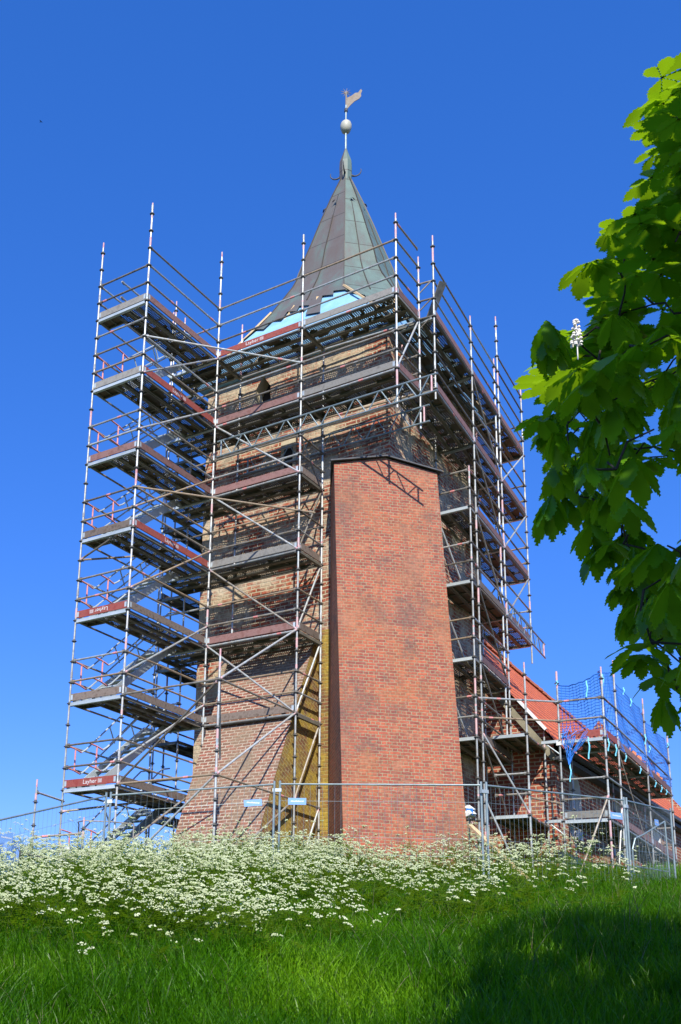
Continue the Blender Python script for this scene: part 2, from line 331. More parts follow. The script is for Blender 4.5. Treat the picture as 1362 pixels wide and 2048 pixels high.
# raking buttress on the front wall: battered brick front, side overgrown with yellow lichen
XR, XLt, XLb = -2.72, -5.16, -4.9
def ry(z): return 1.09-.456*(6.0-z)
b = MB(); zt, zb = 6.0, -.6
nseg = 14
for i in range(nseg):
    za, zc = zb+(zt-zb)*i/nseg, zb+(zt-zb)*(i+1)/nseg
    def xl_(z): return XLb+(XLt-XLb)*(z-zb)/(zt-zb)
    b.quad([(xl_(za),ry(za),za),(XR,ry(za),za),(XR,ry(zc),zc),(xl_(zc),ry(zc),zc)])
b.quad([(XLt,ry(zt),zt),(XR,ry(zt),zt),(XR,WY0+.01,zt+.32),(XLt,WY0+.01,zt+.32)])
b.quad([(XLb,WY0,zb),(XLb,ry(zb),zb),(XLt,ry(zt),zt),(XLt,WY0,zt+.32)])
b.build('raking_buttress', M['brick_pale'], tw, uvs=True)
b = MB(); 
def sq(y, z): return (y, z)
P_ = [(WY0, zb), (WY0, zt+.32), (ry(zt), zt), (ry(zb), zb)]
b.quad([(XR+.004, y, z) for y, z in P_][::-1], 0, None)
o = b.build('raking_buttress_side', M['brick_side'] if 'brick_side' in M else M['brick_moss'], tw, uvs=True)
# tilted courses on the side, laid square to the slope, so turn its UVs
for l in o.data.uv_layers[0].data:
    u_, v_ = l.uv; a_ = rad(-24); l.uv = (u_*math.cos(a_)-v_*math.sin(a_), u_*math.sin(a_)+v_*math.cos(a_))
# lichen covered strip of wall between the two buttresses
b = MB(); b.box((-2.70,1.36,-.6),(-2.46,1.395,6.3)); b.build('lichen_strip', M['brick_moss'], tw, uvs=True)
# diagonal corner buttress of newer brick with flat coping
TL, TR = Vector((-1.78,.26,10.05)), Vector((.06,2.02,10.05)); BL, BR = Vector((-1.13,-.36,.3)), Vector((.86,1.48,.3))
ext = (-.9-.3)/(10.05-.3)
BL2, BR2 = TL+(BL-TL)*((10.05+.6)/9.75), TR+(BR-TR)*((10.05+.6)/9.75)
b = MB(); nn = 30
for i in range(nn):
    for j in range(10):
        def pt(u, v):
            e = BL2+(BR2-BL2)*u; t_ = TL+(TR-TL)*u+Vector((0,0,.27*(1-abs(2*u-1)))); q = e+(t_-e)*v
            return q
        q = [pt(j/10, i/nn), pt((j+1)/10, i/nn), pt((j+1)/10, (i+1)/nn), pt(j/10, (i+1)/nn)]
        hd = (TR-TL).normalized()
        b.quad(q, 0, [(p.dot(hd), p.z) for p in q])
kl = Vector((-2.49,WY0,0)); kr = Vector((WX1,3.0,0))
for A, A2, K in ((TL, BL2, kl), (TR, BR2, kr)):
    hd = (Vector((A.x,A.y,0))-K).normalized(); q = [Vector((K.x,K.y,-.6)), A2, A, Vector((K.x,K.y,10.05))]
    if K is kr: q = q[::-1]
    b.quad(q, 0, [((p-K).dot(hd), p.z) for p in q])
b.build('corner_buttress', M['brick_buttress'], tw, uvs=True)
mid = (TL+TR)/2+Vector((0,0,.27)); b = MB(); ov = Vector((.06,-.06,0))
for P_0, P_1, K_0 in ((TL+Vector((-.07,-.07,0)), mid, Vector((-2.52,WY0,10.05))), (mid, TR+Vector((.07,.07,0)), Vector((WX1,3.05,10.05)))):
    K_m = Vector((WX1,WY0,10.34)); q = [P_0+ov, P_1+ov, K_m, K_0] if P_1 is mid else [P_0+ov, P_1+ov, K_0, K_m]
    lo = [p+Vector((0,0,.012)) for p in q]; hi = [p+Vector((0,0,.045)) for p in q]
    b.quad(lo[::-1]); b.quad(hi)
    for i in range(4): j = (i+1) % 4; b.quad([lo[i],lo[j],hi[j],hi[i]])
b.build('buttress_coping', M['lead'], tw)
# brick ridge that joins the coping to the tower corner
# ------------------------------------------------------------------ spire
CX, CY = -3.64, 4.2
RG = [(14.10,3.05,1.0),(14.6,2.95,.86),(15.3,2.75,.64),(15.85,2.42,.56),(16.3,2.18,.53),(16.9,1.85,.52),(17.4,1.58,.52),(17.9,1.38,.52),(18.55,1.22,.52),(19.1,1.04,.52),(20.05,.75,.52),(21.0,.44,.5),(21.85,.13,.42)]
def ring(h, t, z, inset=0): h -= inset; q = h*t; return [(CX+x, CY+y, z) for x, y in ((-q,-h),(q,-h),(h,-q),(h,q),(q,h),(-q,h),(-h,q),(-h,-q))]
b = MB(); upper = [r for r in RG if r[0] >= 16.2]
rr = random.Random(3)
for (z0,h0,t0), (z1,h1,t1) in zip(upper, upper[1:]):
    A, B = ring(h0,t0,z0), ring(h1,t1,z1)
    for i in range(8):
        j = (i+1) % 8; q = [A[i],A[j],B[j],B[i]]; w0 = math.dist(A[i],A[j])/2; w1 = math.dist(B[i],B[j])/2
        b.quad(q, 0, [(-w0,z0+i*.37),(w0,z0+i*.37),(w1,z1+i*.37),(-w1,z1+i*.37)])
# ragged strips of sheet still hanging over the opened eaves
for side in range(8):
    A, B = ring(2.18,.53,16.3), ring(2.97,.86,14.6)
    j = (side+1) % 8; n_ = 7 if side % 2 == 0 else 3
    for k in range(n_):
        if side in (2,3): dep = rr.choice([.9,.95])
        elif side == 1: dep = (.15,.45,.75)[k%3]
        elif side == 0: dep = [.34,.24,.14,.10,.48,.05,.03][k]
        else: dep = [.30,.15,.45,.35,.2,.15,.30][k%7]
        f0, f1 = k/n_, (k+1)/n_
        P0 = Vector(A[side]).lerp(Vector(A[j]), f0); P1 = Vector(A[side]).lerp(Vector(A[j]), f1); Q0 = Vector(B[side]).lerp(Vector(B[j]), f0); Q1 = Vector(B[side]).lerp(Vector(B[j]), f1)
        
        prev = (P0, P1)
        for st in range(1, 6):
            fz = (dep+ (.06 if k % 2 else -.02)*0)*st/5; fz2 = min(1, dep+.10)*st/5
            def onsurf(f, zz): 
                zz_ = 16.3-(16.3-14.6)*zz; hh_ = float(np.interp(zz_, [r[0] for r in RG], [r[1] for r in RG])); tt_ = float(np.interp(zz_, [r[0] for r in RG], [r[2] for r in RG])); RR = ring(hh_+.012, tt_, zz_); return Vector(RR[side]).lerp(Vector(RR[j]), f)
            cur = (onsurf(f0, fz), onsurf(f1, fz2)); b.quad([cur[0], cur[1], prev[1], prev[0]], 0, [(f0*2,16.3-fz*2),(f1*2,16.3-fz2*2),(f1*2,16.5-fz2*2),(f0*2,16.5-fz*2)]); prev = cur
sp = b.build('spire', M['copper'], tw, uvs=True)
b = MB(); low = [(14.02,3.05,1.0)]+[r for r in RG if r[0] < 17]
for (z0,h0,t0), (z1,h1,t1) in zip(low, low[1:]):
    A, B = ring(h0,t0,z0,.05), ring(h1,t1,z1,.05)
    for i in range(8): j = (i+1) % 8; b.quad([A[i],A[j],B[j],B[i]])
A = ring(3.05,1.0,14.02,.05); b.quad([A[i] for i in (7,6,5,4,3,2,1,0)])
b.build('roof_underlay', M['membrane'], sp)
for i, (a0, a1) in enumerate([(1,1),(0,0),(2,2),(7,7),(3,3)]):
    b = MB(); A, B = ring(3.03,1.0,14.12), ring(2.18,.53,16.32)
    b.bar(Vector(A[a0])+Vector((0,0,.02)), Vector(B[a1]), .10, .05); b.build('hip_batten', M['timber'], sp)
for fx in (.3, .62):
    b = MB(); A, B = ring(3.03,1.0,14.12), ring(2.20,.53,16.25); b.bar(Vector(A[0]).lerp(Vector(A[1]), fx), Vector(B[0]).lerp(Vector(B[1]), fx+.03), .07, .045); b.build('roof_batten', M['timber'], sp)
# standing seams of the copper sheets: one raised line at each arris and two along every face
b = MB()
for i in range(8):
    for fr in (0, .5):
        pts = []
        for (z,h,t) in upper:
            A = ring(h+.012,t,z); j = (i+1) % 8; w_ = math.dist(A[i],A[j])
            if fr and w_ < .5: break
            pts.append(Vector(A[i]).lerp(Vector(A[j]), fr))
        for p, q in zip(pts, pts[1:]): b.bar(p, q, .022, .03)
b.build('seams', M['copperseam'], sp)
for i in range(8):
    b = MB(); A = ring(.60,.4142,20.55); j = (i+1) % 8; c = Vector(A[i]).lerp(Vector(A[j]), .5); o_ = (c-Vector((CX,CY,20.55))).normalized()
    sx = Vector((-o_.y,o_.x,0)); pr_ = []
    for k in range(7): a_ = math.pi*k/6; pr_.append(c+o_*.09+sx*(.085*math.cos(a_))+Vector((0,0,.10*math.sin(a_)-.02)))
    bk = c+Vector((0,0,.17)); 
    for p, q in zip(pr_, pr_[1:]): b.quad([p, q, bk])
    b.build('vent_hood', M['lead'], sp)
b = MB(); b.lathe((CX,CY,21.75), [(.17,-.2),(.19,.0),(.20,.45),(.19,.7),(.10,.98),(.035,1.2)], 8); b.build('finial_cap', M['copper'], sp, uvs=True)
b = MB(); b.tube((CX,CY,22.8),(CX,CY,23.65),.035,0,8); b.tube((CX,CY,23.9),(CX,CY,24.6),.025,0,8); b.tube((CX,CY,24.36),(CX,CY,24.46),.055,1,10); b.build('finial_pole', [M['galv'], M['lead']], sp)
b = MB(); b.lathe((CX,CY,23.78), [(.0,-.23),(.07,-.22),(.13,-.17),(.16,-.09),(.175,-.02),(.175,.06),(.15,.14),(.10,.20),(.0,.23)], 20); b.build('finial_ball', M['cream'], sp, smooth=True)
for i in range(4):
    a_ = rad(20+90*i); b = MB(); o_ = Vector((math.cos(a_),math.sin(a_),0)); pts = []
    for k in range(8):
        th_ = rad(200+k*26); pts.append(Vector((CX,CY,21.95))+o_*(.30+.17*math.cos(th_))+Vector((0,0,.12+.17*math.sin(th_))))
    for k, (p, q) in enumerate(zip(pts, pts[1:])): b.tube(p, q, .035*(1-k*.1), 0, 6, .035*(1-(k+1)*.1))
    b.build('finial_hook', M['lead'], sp)
# weather vane: cock's wing-shaped plate and a small star
b = MB(); hd = Vector((.80,.60,0)); base = Vector((CX,CY,24.5)); out = [(0,0),(.05,-.02),(.13,.10),(.26,.26),(.40,.36),(.47,.47),(.46,.56),(.50,.68),(.46,.74),(.41,.66),(.38,.60),(.28,.58),(.16,.46),(.06,.40),(.0,.38)]
th = Vector((-.6,.8,0))*.012
F1 = [base+hd*x+Vector((0,0,z))+th for x, z in out]; F2 = [base+hd*x+Vector((0,0,z))-th for x, z in out]
def fan(b, P, flip):
    c = [(0,1,14),(1,2,14),(2,13,14),(2,3,13),(3,12,13),(3,4,12),(4,11,12),(4,5,11),(5,10,11),(5,6,10),(6,9,10),(6,7,9),(7,8,9)]
    for t_ in c: b.quad([P[i] for i in (t_[::-1] if flip else t_)])
fan(b, F1, False); fan(b, F2, True)
for i in range(len(out)): j = (i+1) % len(out); b.quad([F1[i],F1[j],F2[j],F2[i]])
va = b.build('weather_vane', M['gold'], sp)
b = MB(); c = base+Vector((0,0,.58)); b.tube(base, c, .022, 0, 6)
for k in range(9): a_ = 2*math.pi*k/9; b.tube(c, c+hd*(.17*math.cos(a_))+Vector((0,0,.17*math.sin(a_))), .018, 0, 5, .004)
b.build('star', M['gold'], va)

# ------------------------------------------------------------------ nave
nv = thing('church_nave', (-3.6, 18, 0), 'red brick church nave with steep orange pantile roof behind the tower', 'church nave')
EX, EZ, RX, RZ, NY0, NY1 = 1.22, 4.12, -3.6, 10.18, 7.0, 27.0
def rzy(y): return RZ-.056*(y-NY0)
NW = .92; b = MB()
wins = [(8.55,1.0),(12.3,1.0),(16.6,1.0),(21,1.0),(25,1.0)]
ys = [NY0]+[v for c_, w_ in wins for v in (c_-w_/2, c_+w_/2)]+[NY1]
for i in range(0, len(ys), 2): wall_grid(b, (NW,ys[i],0), (NW,ys[i+1],0), -.6, 4.15, max(2, int((ys[i+1]-ys[i])/.5)), 12, .015, 20+i)
for c_, w_ in wins:
    b.quad([(NW,c_-w_/2,-.6),(NW,c_+w_/2,-.6),(NW,c_+w_/2,2.1),(NW,c_-w_/2,2.1)]); r_ = w_/2; zs = 3.35
    arc = [(c_-r_*math.cos(math.pi*k/8), zs+r_*.9*math.sin(math.pi*k/8)) for k in range(9)]
    for (y0,z0), (y1,z1) in zip(arc, arc[1:]): b.quad([(NW,y0,z0),(NW,y1,z1),(NW,y1,4.15),(NW,y0,4.15)])
# gable wall
def rz(x): return EZ+(EX-x)*(RZ-EZ)/(EX-RX)
for k in range(12):
    xa, xb = -3.6+(NW+3.6)*k/12, -3.6+(NW+3.6)*(k+1)/12; b.quad([(xa,NY0,-.6),(xb,NY0,-.6),(xb,NY0,rz(xb)-.12),(xa,NY0,rz(xa)-.12)])
b.quad([(-8.1,NY0,-.6),(-3.6,NY0,-.6),(-3.6,NY0,RZ-.12),(-8.1,NY0,EZ)]); b.quad([(-8.1,NY1,-.6),(-8.1,NY0,-.6),(-8.1,NY0,EZ),(-8.1,NY1,EZ)])
b.quad([(NW,NY1,-.6),(-8.1,NY1,-.6),(-8.1,NY1,EZ),(-3.6,NY1,RZ-.12),(NW,NY1,EZ)])
b.build('wall', M['brick_nave'], nv, uvs=True)
for c_, w_ in wins[:4]:
    b = MB(); r_ = w_/2; zs = 3.35; dp = .34
    pr_ = [(c_-r_,2.1)]+[(c_-r_*math.cos(math.pi*k/8), zs+r_*.9*math.sin(math.pi*k/8)) for k in range(9)]+[(c_+r_,2.1)]
    for (y0,z0), (y1,z1) in zip(pr_, pr_[1:]+pr_[:1]): b.quad([(NW,y0,z0),(NW,y1,z1),(NW-dp,y1,z1),(NW-dp,y0,z0)])
    wf = b.build('window', M['white'], nv)
    b = MB(); b.quad([(NW-dp+.01,y,z) for y, z in pr_]); b.build('pane', M['black'], wf)
    b = MB()
    for k in range(1, 4): y = c_-r_+w_*k/4; b.bar((NW-dp+.03,y,2.1),(NW-dp+.03,y,3.7),.03,.03)
    for k in range(4): z = 2.35+.35*k; b.bar((NW-dp+.035,c_-r_,z),(NW-dp+.035,c_+r_,z),.025,.025)
    b.build('glazing_bars', M['white'], wf)
b = MB(); sl = math.hypot(EX-RX, RZ-EZ)
nyy = 40
for k in range(nyy):
    y0, y1 = NY0-.22+(NY1-NY0+.4)*k/nyy, NY0-.22+(NY1-NY0+.4)*(k+1)/nyy
    for i in range(8):
        def q_(f, y): s_ = .05*math.sin(f*3.1)*math.sin(y*.35)-.06*math.sin(f*math.pi); return (EX+(RX-EX)*f, y, EZ+(rzy(y)-EZ)*f+s_)
        f0, f1 = i/8, (i+1)/8; b.quad([q_(f0,y0),q_(f0,y1),q_(f1,y1),q_(f1,y0)], 0, [(y0,f0*sl),(y1,f0*sl),(y1,f1*sl),(y0,f1*sl)])
b.quad([(-8.3,NY0-.2,EZ),(RX,NY0-.2,RZ),(RX,NY1+.2,rzy(NY1)),(-8.3,NY1+.2,EZ)][::-1], 0, [(NY0,0),(NY0,sl),(NY1,sl),(NY1,0)][::-1])
rf = b.build('roof', M['tiles'], nv, uvs=True)
b = MB(); 
for k in range(44): y = NY0-.2+k*.46; b.bar((RX,y,rzy(y)+.02),(RX,y+.45,rzy(y)+.02+.02*math.sin(k*1.7)),.22,.10)
b.build('ridge_tiles', M['tile'], rf)
for k in (2,3,5,6,7):
    b = MB(); f0, f1 = k/14-.06, (k+1)/14-.06; p = Vector((EX+(RX-EX)*f0, NY0-.235, EZ+(RZ-EZ)*f0+.03)); q = Vector((EX+(RX-EX)*f1, NY0-.235, EZ+(RZ-EZ)*f1+.03)); b.bar(p, q, .05, .075)
    b.build('verge_board', M['white'], rf)
b = MB(); b.bar((NW+.02,NY0-.06,4.30-.38),(RX,NY0-.06,RZ-.34),.10,.16); M['oldstone'] = varied('grey_green_rendered_stone', [(.16,.14,.09),(.30,.27,.18)], 4, .9); b.build('gable_moulding', M['oldstone'], nv)
b = MB(); b.bar((EX+.06,NY0-.2,EZ-.06),(EX+.06,NY1,EZ-.06),.12,.10); b.box((NW+.003,NY0-.1,EZ-.25),(EX-.02,NY1,EZ-.14)); b.build('gutter', M['lead'], nv)
b = MB(); b.box((NW+.005,NY0+.05,.2),(NW+.12,NY1,1.55)); b.build('stone_plinth', M['stone'], nv)

# ------------------------------------------------------------------ scaffolding kit
def letters(text, size, mark=False):
    tc = bpy.data.curves.new('lettering', 'FONT'); tc.body = text; tc.size = size; tc.align_x = 'CENTER'; tc.align_y = 'CENTER'; tc.space_character = 1.08
    t0 = bpy.data.objects.new('lettering_curve', tc); sc.collection.objects.link(t0); dg = bpy.context.evaluated_depsgraph_get(); me = bpy.data.meshes.new_from_object(t0.evaluated_get(dg)); bpy.data.objects.remove(t0); bpy.data.curves.remove(tc)
    if mark:      # the small three-pillar emblem printed after the word
        V_ = [tuple(q.co) for q in me.vertices]; F_ = [tuple(p.vertices) for p in me.polygons]; w_ = max(q[0] for q in V_)+.045
        for k in range(3):
            for (xa, ya, xb, yb) in ((0,-.045,.008,.045),(.022,-.045,.030,.045),(.0,.037,.03,.045)): n = len(V_); x_ = w_+k*.038; V_ += [(x_+xa,ya,.0003*k),(x_+xb,ya,.0003*k),(x_+xb,yb,.0003*k),(x_+xa,yb,.0003*k)]; F_.append((n,n+1,n+2,n+3))
        me = bpy.data.meshes.new('lettering'); me.from_pydata(V_, [], F_)
    me.materials.clear(); me.materials.append(M['white']); o = bpy.data.objects.new('lettering', me); sc.collection.objects.link(o); return o
class Scaf:
    def __init__(s, name, loc, label, cat='scaffold'): s.root = thing(name, loc, label, cat)
    def std(s, x, y, z0, z1, x1=None, y1=None, seed=None, parts_red=True):
        """an upright: tube, rosettes every half metre, spigot joints and red paint marks"""
        b = MB(); r = random.Random(hash((round(x*100), round(y*100))) & 0xffff)
        b.tube((x,y,z0),(x,y,z1-.16),.0242,0,9); b.tube((x,y,z1-.16),(x,y,z1),.019,2,8)
        k = math.ceil((z0+.12-T)/.5)
        while T+k*.5 < z1-.2:
            z = T+k*.5; n = len(b.v)
            b.tube((x,y,z-.028),(x,y,z-.018),.061,1,10); b.tube((x,y,z-.06),(x,y,z+.02),.031,1,8)
            if r.random() < .16: l = r.choice([.12,.3,.5]); b.tube((x,y,z+.05),(x,y,z+.05+l*.8),.0262,2 if r.random() < .75 else 0,8)
            if k % 4 == 1: b.tube((x,y,z+.10),(x,y,z+.24),.0285,0,8)
            k += 1
        b.tube((x,y,z1-.45),(x,y,z1-.3),.0255,2,8)
        if z0 < 3: b.tube((x,y,z0),(x,y,z0+.02),.08,0,8); b.tube((x,y,z0+.25),(x,y,z0+.33),.035,2,8)
        b.build('standard', [M['steel'], M['rosette'], M['pink']], s.root)
    def led(s, p, q, name='ledger', mt='ledger', r=.0242, gap=.05, red=None):
        p = Vector(p); q = Vector(q); d = (q-p).normalized(); a = p+d*gap; c = q-d*gap; b = MB()
        b.tube(a, c, r, 0, 8)
        for e, o_ in ((p, 1), (q, -1)): b.bar(e+d*(o_*.035), e+d*(o_*.10), .022, .085, 1)
        rr_ = random.Random(hash((round(p.x*50), round(p.z*50), round(q.y*50))) & 0xffff)
        if red is not False and rr_.random() < .35:
            f = rr_.uniform(.1,.9); m_ = p.lerp(q, f); b.tube(m_-d*.06, m_+d*.06, r+.003, 2, 8)
        if mt == 'ledger' and rr_.random() < .18: mt = 'rust'
        elif mt == 'ledger' and rr_.random() < .30: mt = 'steel'
        b.build(name, [M[mt], M['rosette'], M['red']], s.root)
    def dia(s, p, q, mt=None, ends=True):
        p = Vector(p); q = Vector(q); d = (q-p).normalized(); b = MB(); b.tube(p+d*.04, q-d*.04, .0242, 0, 8)
        for e, o_ in ((p, 1), (q, -1)): b.tube(e+d*(o_*.02), e+d*(o_*.17), .03, 1, 6, .022)
        mt = mt or random.Random(hash((round(p.x*9), round(p.z*9))) & 0xfff).choice(['steel','steel','ledger'])
        b.build('brace', [M[mt], M['pink'] if ends else M[mt]], s.root)
    def board(s, p, q, z, wd=.31, mt='deck'):
        """one perforated deck board from p to q (xy), its folded edges and end claws"""
        p = Vector((p[0],p[1],z)); q = Vector((q[0],q[1],z)); d = (q-p).normalized(); n = Vector((-d.y,d.x,0)); b = MB()
        a = p+d*.03; c = q-d*.03; h = wd/2-.004
        b.quad([a-n*h, c-n*h, c+n*h, a+n*h], 0)
        for sg in (-1, 1): b.bar(a+n*(sg*(h-.012))-Vector((0,0,.036)), c+n*(sg*(h-.012))-Vector((0,0,.036)), .02, .066, 1); b.bar(a+n*(sg*(h-.03))-Vector((0,0,.067)), c+n*(sg*(h-.03))-Vector((0,0,.067)), .035, .006, 1)
        L_ = (c-a).length; k = max(2, int(L_/.6))
        for i in range(1, k): e = a+d*(L_*i/k); b.bar(e-n*(h-.02)-Vector((0,0,.02)), e+n*(h-.02)-Vector((0,0,.02)), .03, .03, 1)
        for e in (a, c): b.bar(e-n*h-Vector((0,0,.03)), e+n*h-Vector((0,0,.03)), .05, .055, 1)
        b.build('deck_board', [M[mt], M['deckside']], s.root)
    def deck(s, p0, p1, side, n, z, wd=.32, mt='deck'):
        """n boards laid side by side: first runs p0>p1, the others are stepped towards `side`"""
        sd = Vector(side)
        for i in range(n): o_ = sd*(wd*(i+.5)); s.board((p0[0]+o_.x, p0[1]+o_.y), (p1[0]+o_.x, p1[1]+o_.y), z, wd, mt)
    def toe(s, p, q, z, mt='wood', text=None, flip=False, front=(0,-1,0), tpos=.5):
        p = Vector((p[0],p[1],z+.115)); q = Vector((q[0],q[1],z+.115)); d = (q-p).normalized(); b = MB(); b.bar(p+d*.04, q-d*.04, .028, .17)
        for e, o_ in ((p, 1), (q, -1)): b.bar(e+d*(o_*.04), e+d*(o_*.10), .036, .12, 1)
        o = b.build('toe_board', [M[mt], M['alu']], s.root)
        if text:
            to = letters(text, .135, mark=True); fr = Vector(front); up = Vector((0,0,-1 if flip else 1)); rt = up.cross(fr)
            pos = p.lerp(q, tpos)+fr*.017; off = parent_off(s.root)
            mm = Matrix.Identity(4)
            for i in range(3): mm[i][0] = rt[i]; mm[i][1] = up[i]; mm[i][2] = fr[i]
            mm.translation = pos-off
            to.matrix_world = mm; to.parent = o
    def trans(s, p, q, z, mt='alu'):
        """U-shaped deck transom"""
        b = MB(); p = Vector((p[0],p[1],z-.045)); q = Vector((q[0],q[1],z-.045)); d = (q-p).normalized(); b.bar(p+d*.04, q-d*.04, .05, .075); b.bar(p+d*.04-Vector((0,0,.04)), q-d*.04-Vector((0,0,.04)), .075, .008)
        b.build('transom', M[mt], s.root)
    def girder(s, p, q, h, name='lattice_girder'):
        p = Vector(p); q = Vector(q); d = (q-p).normalized(); b = MB(); dn = Vector((0,0,-h)); Lg = (q-p).length
        b.tube(p, q, .024, 0, 8); b.tube(p+dn, q+dn, .024, 0, 8); b.tube(p+d*.12, p+d*.12+dn, .022, 0, 8); b.tube(q-d*.14, q-d*.14+dn, .022, 1, 8)
        n = int(Lg/.62)
        for i in range(n):
            x0 = .14+(Lg-.3)*i/n; x1 = .14+(Lg-.3)*(i+1)/n; m_ = (x0+x1)/2; b.tube(p+d*(x0+.03), p+d*(m_-.03)+dn, .015, 0, 6); b.tube(p+d*(m_+.03)+dn, p+d*(x1-.03), .015, 0, 6)
        b.build(name, [M['galv'], M['pink']], s.root)
def lv(k): return T+k
# ------------------------------------------------------------------ stair tower scaffold
S1, S2, SC, SL = (-6.71,-3.05), (-5.14,-3.05), (-5.14,0.), (-6.71,0.)
s = Scaf('stair_scaffold', (-5.9,-1.5,0), 'tall stair tower of steel scaffolding standing in front, left of the church tower', 'scaffold')
s.std(*S1, gz(*S1)-.1, T+2.3); s.std(*S2, gz(*S2)-.1, T+2.8); s.std(*SL, gz(*SL)-.1, T+2.0)
for k in range(0, -14, -2):
    z = lv(k); m1 = ['woodgrey','woodgrey','woodred','wood','boardred','wood','boardred'][-k//2]; m2 = ['woodred','boardred','woodred','boardred','wood','wood','wood'][-k//2]
    # front landing and the walkway beside the stairs
    s.deck((S1[0]+.02,-3.05), (S1[0]+.60,-3.05), (0,1,0), 1, z, .40, 'deckwood')
    s.deck((-5.17,-3.05), (-5.17,0), (-1,0,0), 3, z)
    s.trans(S1, S2, z); s.trans(SL, SC, z)
    s.toe(S1, S2, z, m1, text={-8:'Layher', -12:'Layher'}.get(k), flip=(k == -8), tpos=.5)
    s.toe(S2, SC, z, m2, text={-2:'Layher', -6:'Layher'}.get(k), front=(1,0,0), tpos=.45)
    s.led((*S1,z+.5), (*S2,z+.5)); s.led((*S1,z+1), (*S2,z+1)); s.led((*S2,z+.5), (*SC,z+.5)); s.led((*S2,z+1), (*SC,z+1))
    s.led((*S1,z+.5), (*SL,z+.5)); s.led((*S1,z+1), (*SL,z+1)); s.led((*S1,z-.03), (*SL,z-.03))
    if k > -12 : s.dia((*SC,z-1.5 if k < 0 else z), (*S2,z-3.5 if k < 0 else z-2), 'rust' if k in (-4,-2) else None)
    if k == 0: s.dia((*SC,z-1.5), (*S2,z-3.5), 'steel')
s.led((*S2,T+1.5), (*SC,T+1.5)); s.led((*S1,T-.5), (*S2,T-.5), mt='steel'); s.led((*S1,T-6.5),(-6.0,-1.3,T-5.9))
for dz in (1.0,.55):
    s.led((-6.13,-2.9,T+dz),(-6.13,-.2,T+dz), gap=0)
s.dia((*S1,T-12.5),(-5.14,-1.2,T-12)); s.dia((*S1,T-6.5),(-5.6,-3.0,T-6.05), 'ledger')
# flights of aluminium stairs and their handrails
for k in range(-2, -16, -2):
    z0 = lv(k); 
    if k == -14: z0 = lv(-14)+.1
    z1 = lv(k+2); y0, y1 = -2.68, -.30; b = MB()
    for x in (-6.66,-6.08):
        b.bar((x,y0,z0+.05),(x,y1,z1-.05),.03,.19,0,(0,-.6,1)); 
        b.bar((x,y1,z1-.05),(x,-.02,z1-.04),.03,.17); b.bar((x,y0,z0+.05),(x,y0-.3,z0+.02),.03,.15)
    for i in range(1, 10): f = i/10; b.box((-6.66,y0+(y1-y0)*f-.11,z0+(z1-z0)*f-.015),(-6.08,y0+(y1-y0)*f+.11,z0+(z1-z0)*f+.012))
    b.build('stair_flight', M['alu'], s.root)
    for x, sgn in ((-6.69, 1), (-6.05, -1)):
        b = MB()
        for dz in (1.0, .5):
            pts = [(x,-3.03,z0+dz),(x,-2.75,z0+dz-.02),(x,-2.55,z0+dz-.06),(x,-2.4,z0+dz+.04),(x,-.35,z1+dz-.08),(x,-.05,z1+dz)]
            b.path(pts[:3], .019, 1); b.path(pts[2:], .019, 0)
        for y in (-2.75,): b.tube((x,y,z0+.48),(x,y,z0+.98),.019,1,6)
        for f in (.38,.78): y = -2.4+2.05*f; zz = z0+(z1-z0)*f; b.tube((x,y,zz+1.0),(x,y+.22,zz+.64),.017,0,6)
        b.build('stair_handrail', [M['alu'], M['red']], s.root)

# ------------------------------------------------------------------ scaffold before the front face
A = lambda i: (-5.14+2.57*i, 0.)
SD, SE, SM, SE2 = (-2.57,0.), (0.,0.), (-2.57,1.10), (.0,1.26)
SC2, SL2 = (-5.14,1.10), (-6.71,1.10)
s = Scaf('front_scaffold', (-2.6,.5,0), 'steel scaffold with planked levels on the front face, between stair tower and corner buttress')
s.std(*SC, gz(*SC)-.1, T+3.3); s.std(*SD, gz(*SD)-.1, T+2.75); s.std(*SE, T-3.05, T+2.25); s.std(*SE2, T-3.0, T+1.8)
s.std(*SM, gz(*SM)-.1, T-.1); s.std(*SC2, 5.4, T+1.65); s.std(*SL2, gz(*SL2)-.1, T+1.2)
for k in (0,-2,-4,-6,-8,-10):
    z = lv(k); n = 3 if k > -10 else 1
    mt = ['boardred','woodred','woodred','woodgrey','woodred','wood'][-k//2]
    s.deck(SC, SD, (0,1,0), n, z, .34); s.trans(SC, SC2, z, 'deckside'); s.trans(SD, SM, z, 'deckside')
    s.toe(SC, SD, z, mt, text='Layher' if k == 0 else None, tpos=.42)
    s.led((*SC,z+.5),(*SD,z+.5)); s.led((*SC,z+1),(*SD,z+1))
    s.led((*SC,z-.03),(*SD,z-.03), mt='steel')
    if k > -10: s.deck(SL, SC, (0,1,0), 3, z, .34); s.trans(SL, SL2, z, 'deckside'); s.led((*SC2,z-.03),(*SM,z-.03)); s.led((*SC2,z+1),(*SM,z+1)); s.led((*SL,z+1),(*SC,z+1))
    if k in (-4,-6,-8): s.toe(SD, SM, z, 'wood'); 
    if k in (-4,-6,-8,-10): s.led((*SD,z+.5),(*SM,z+.5)); s.led((*SD,z+1),(*SM,z+1)); s.dia((*SM,z),(*SD,z-2))
    if k in (-2,-4,-6,-8): s.dia((*SC,z),(*SD,z-2))
s.led((*SC,T+1.5),(*SD,T+1.5)); s.led((*SD,T+1.5),(*SE,T+1.5))
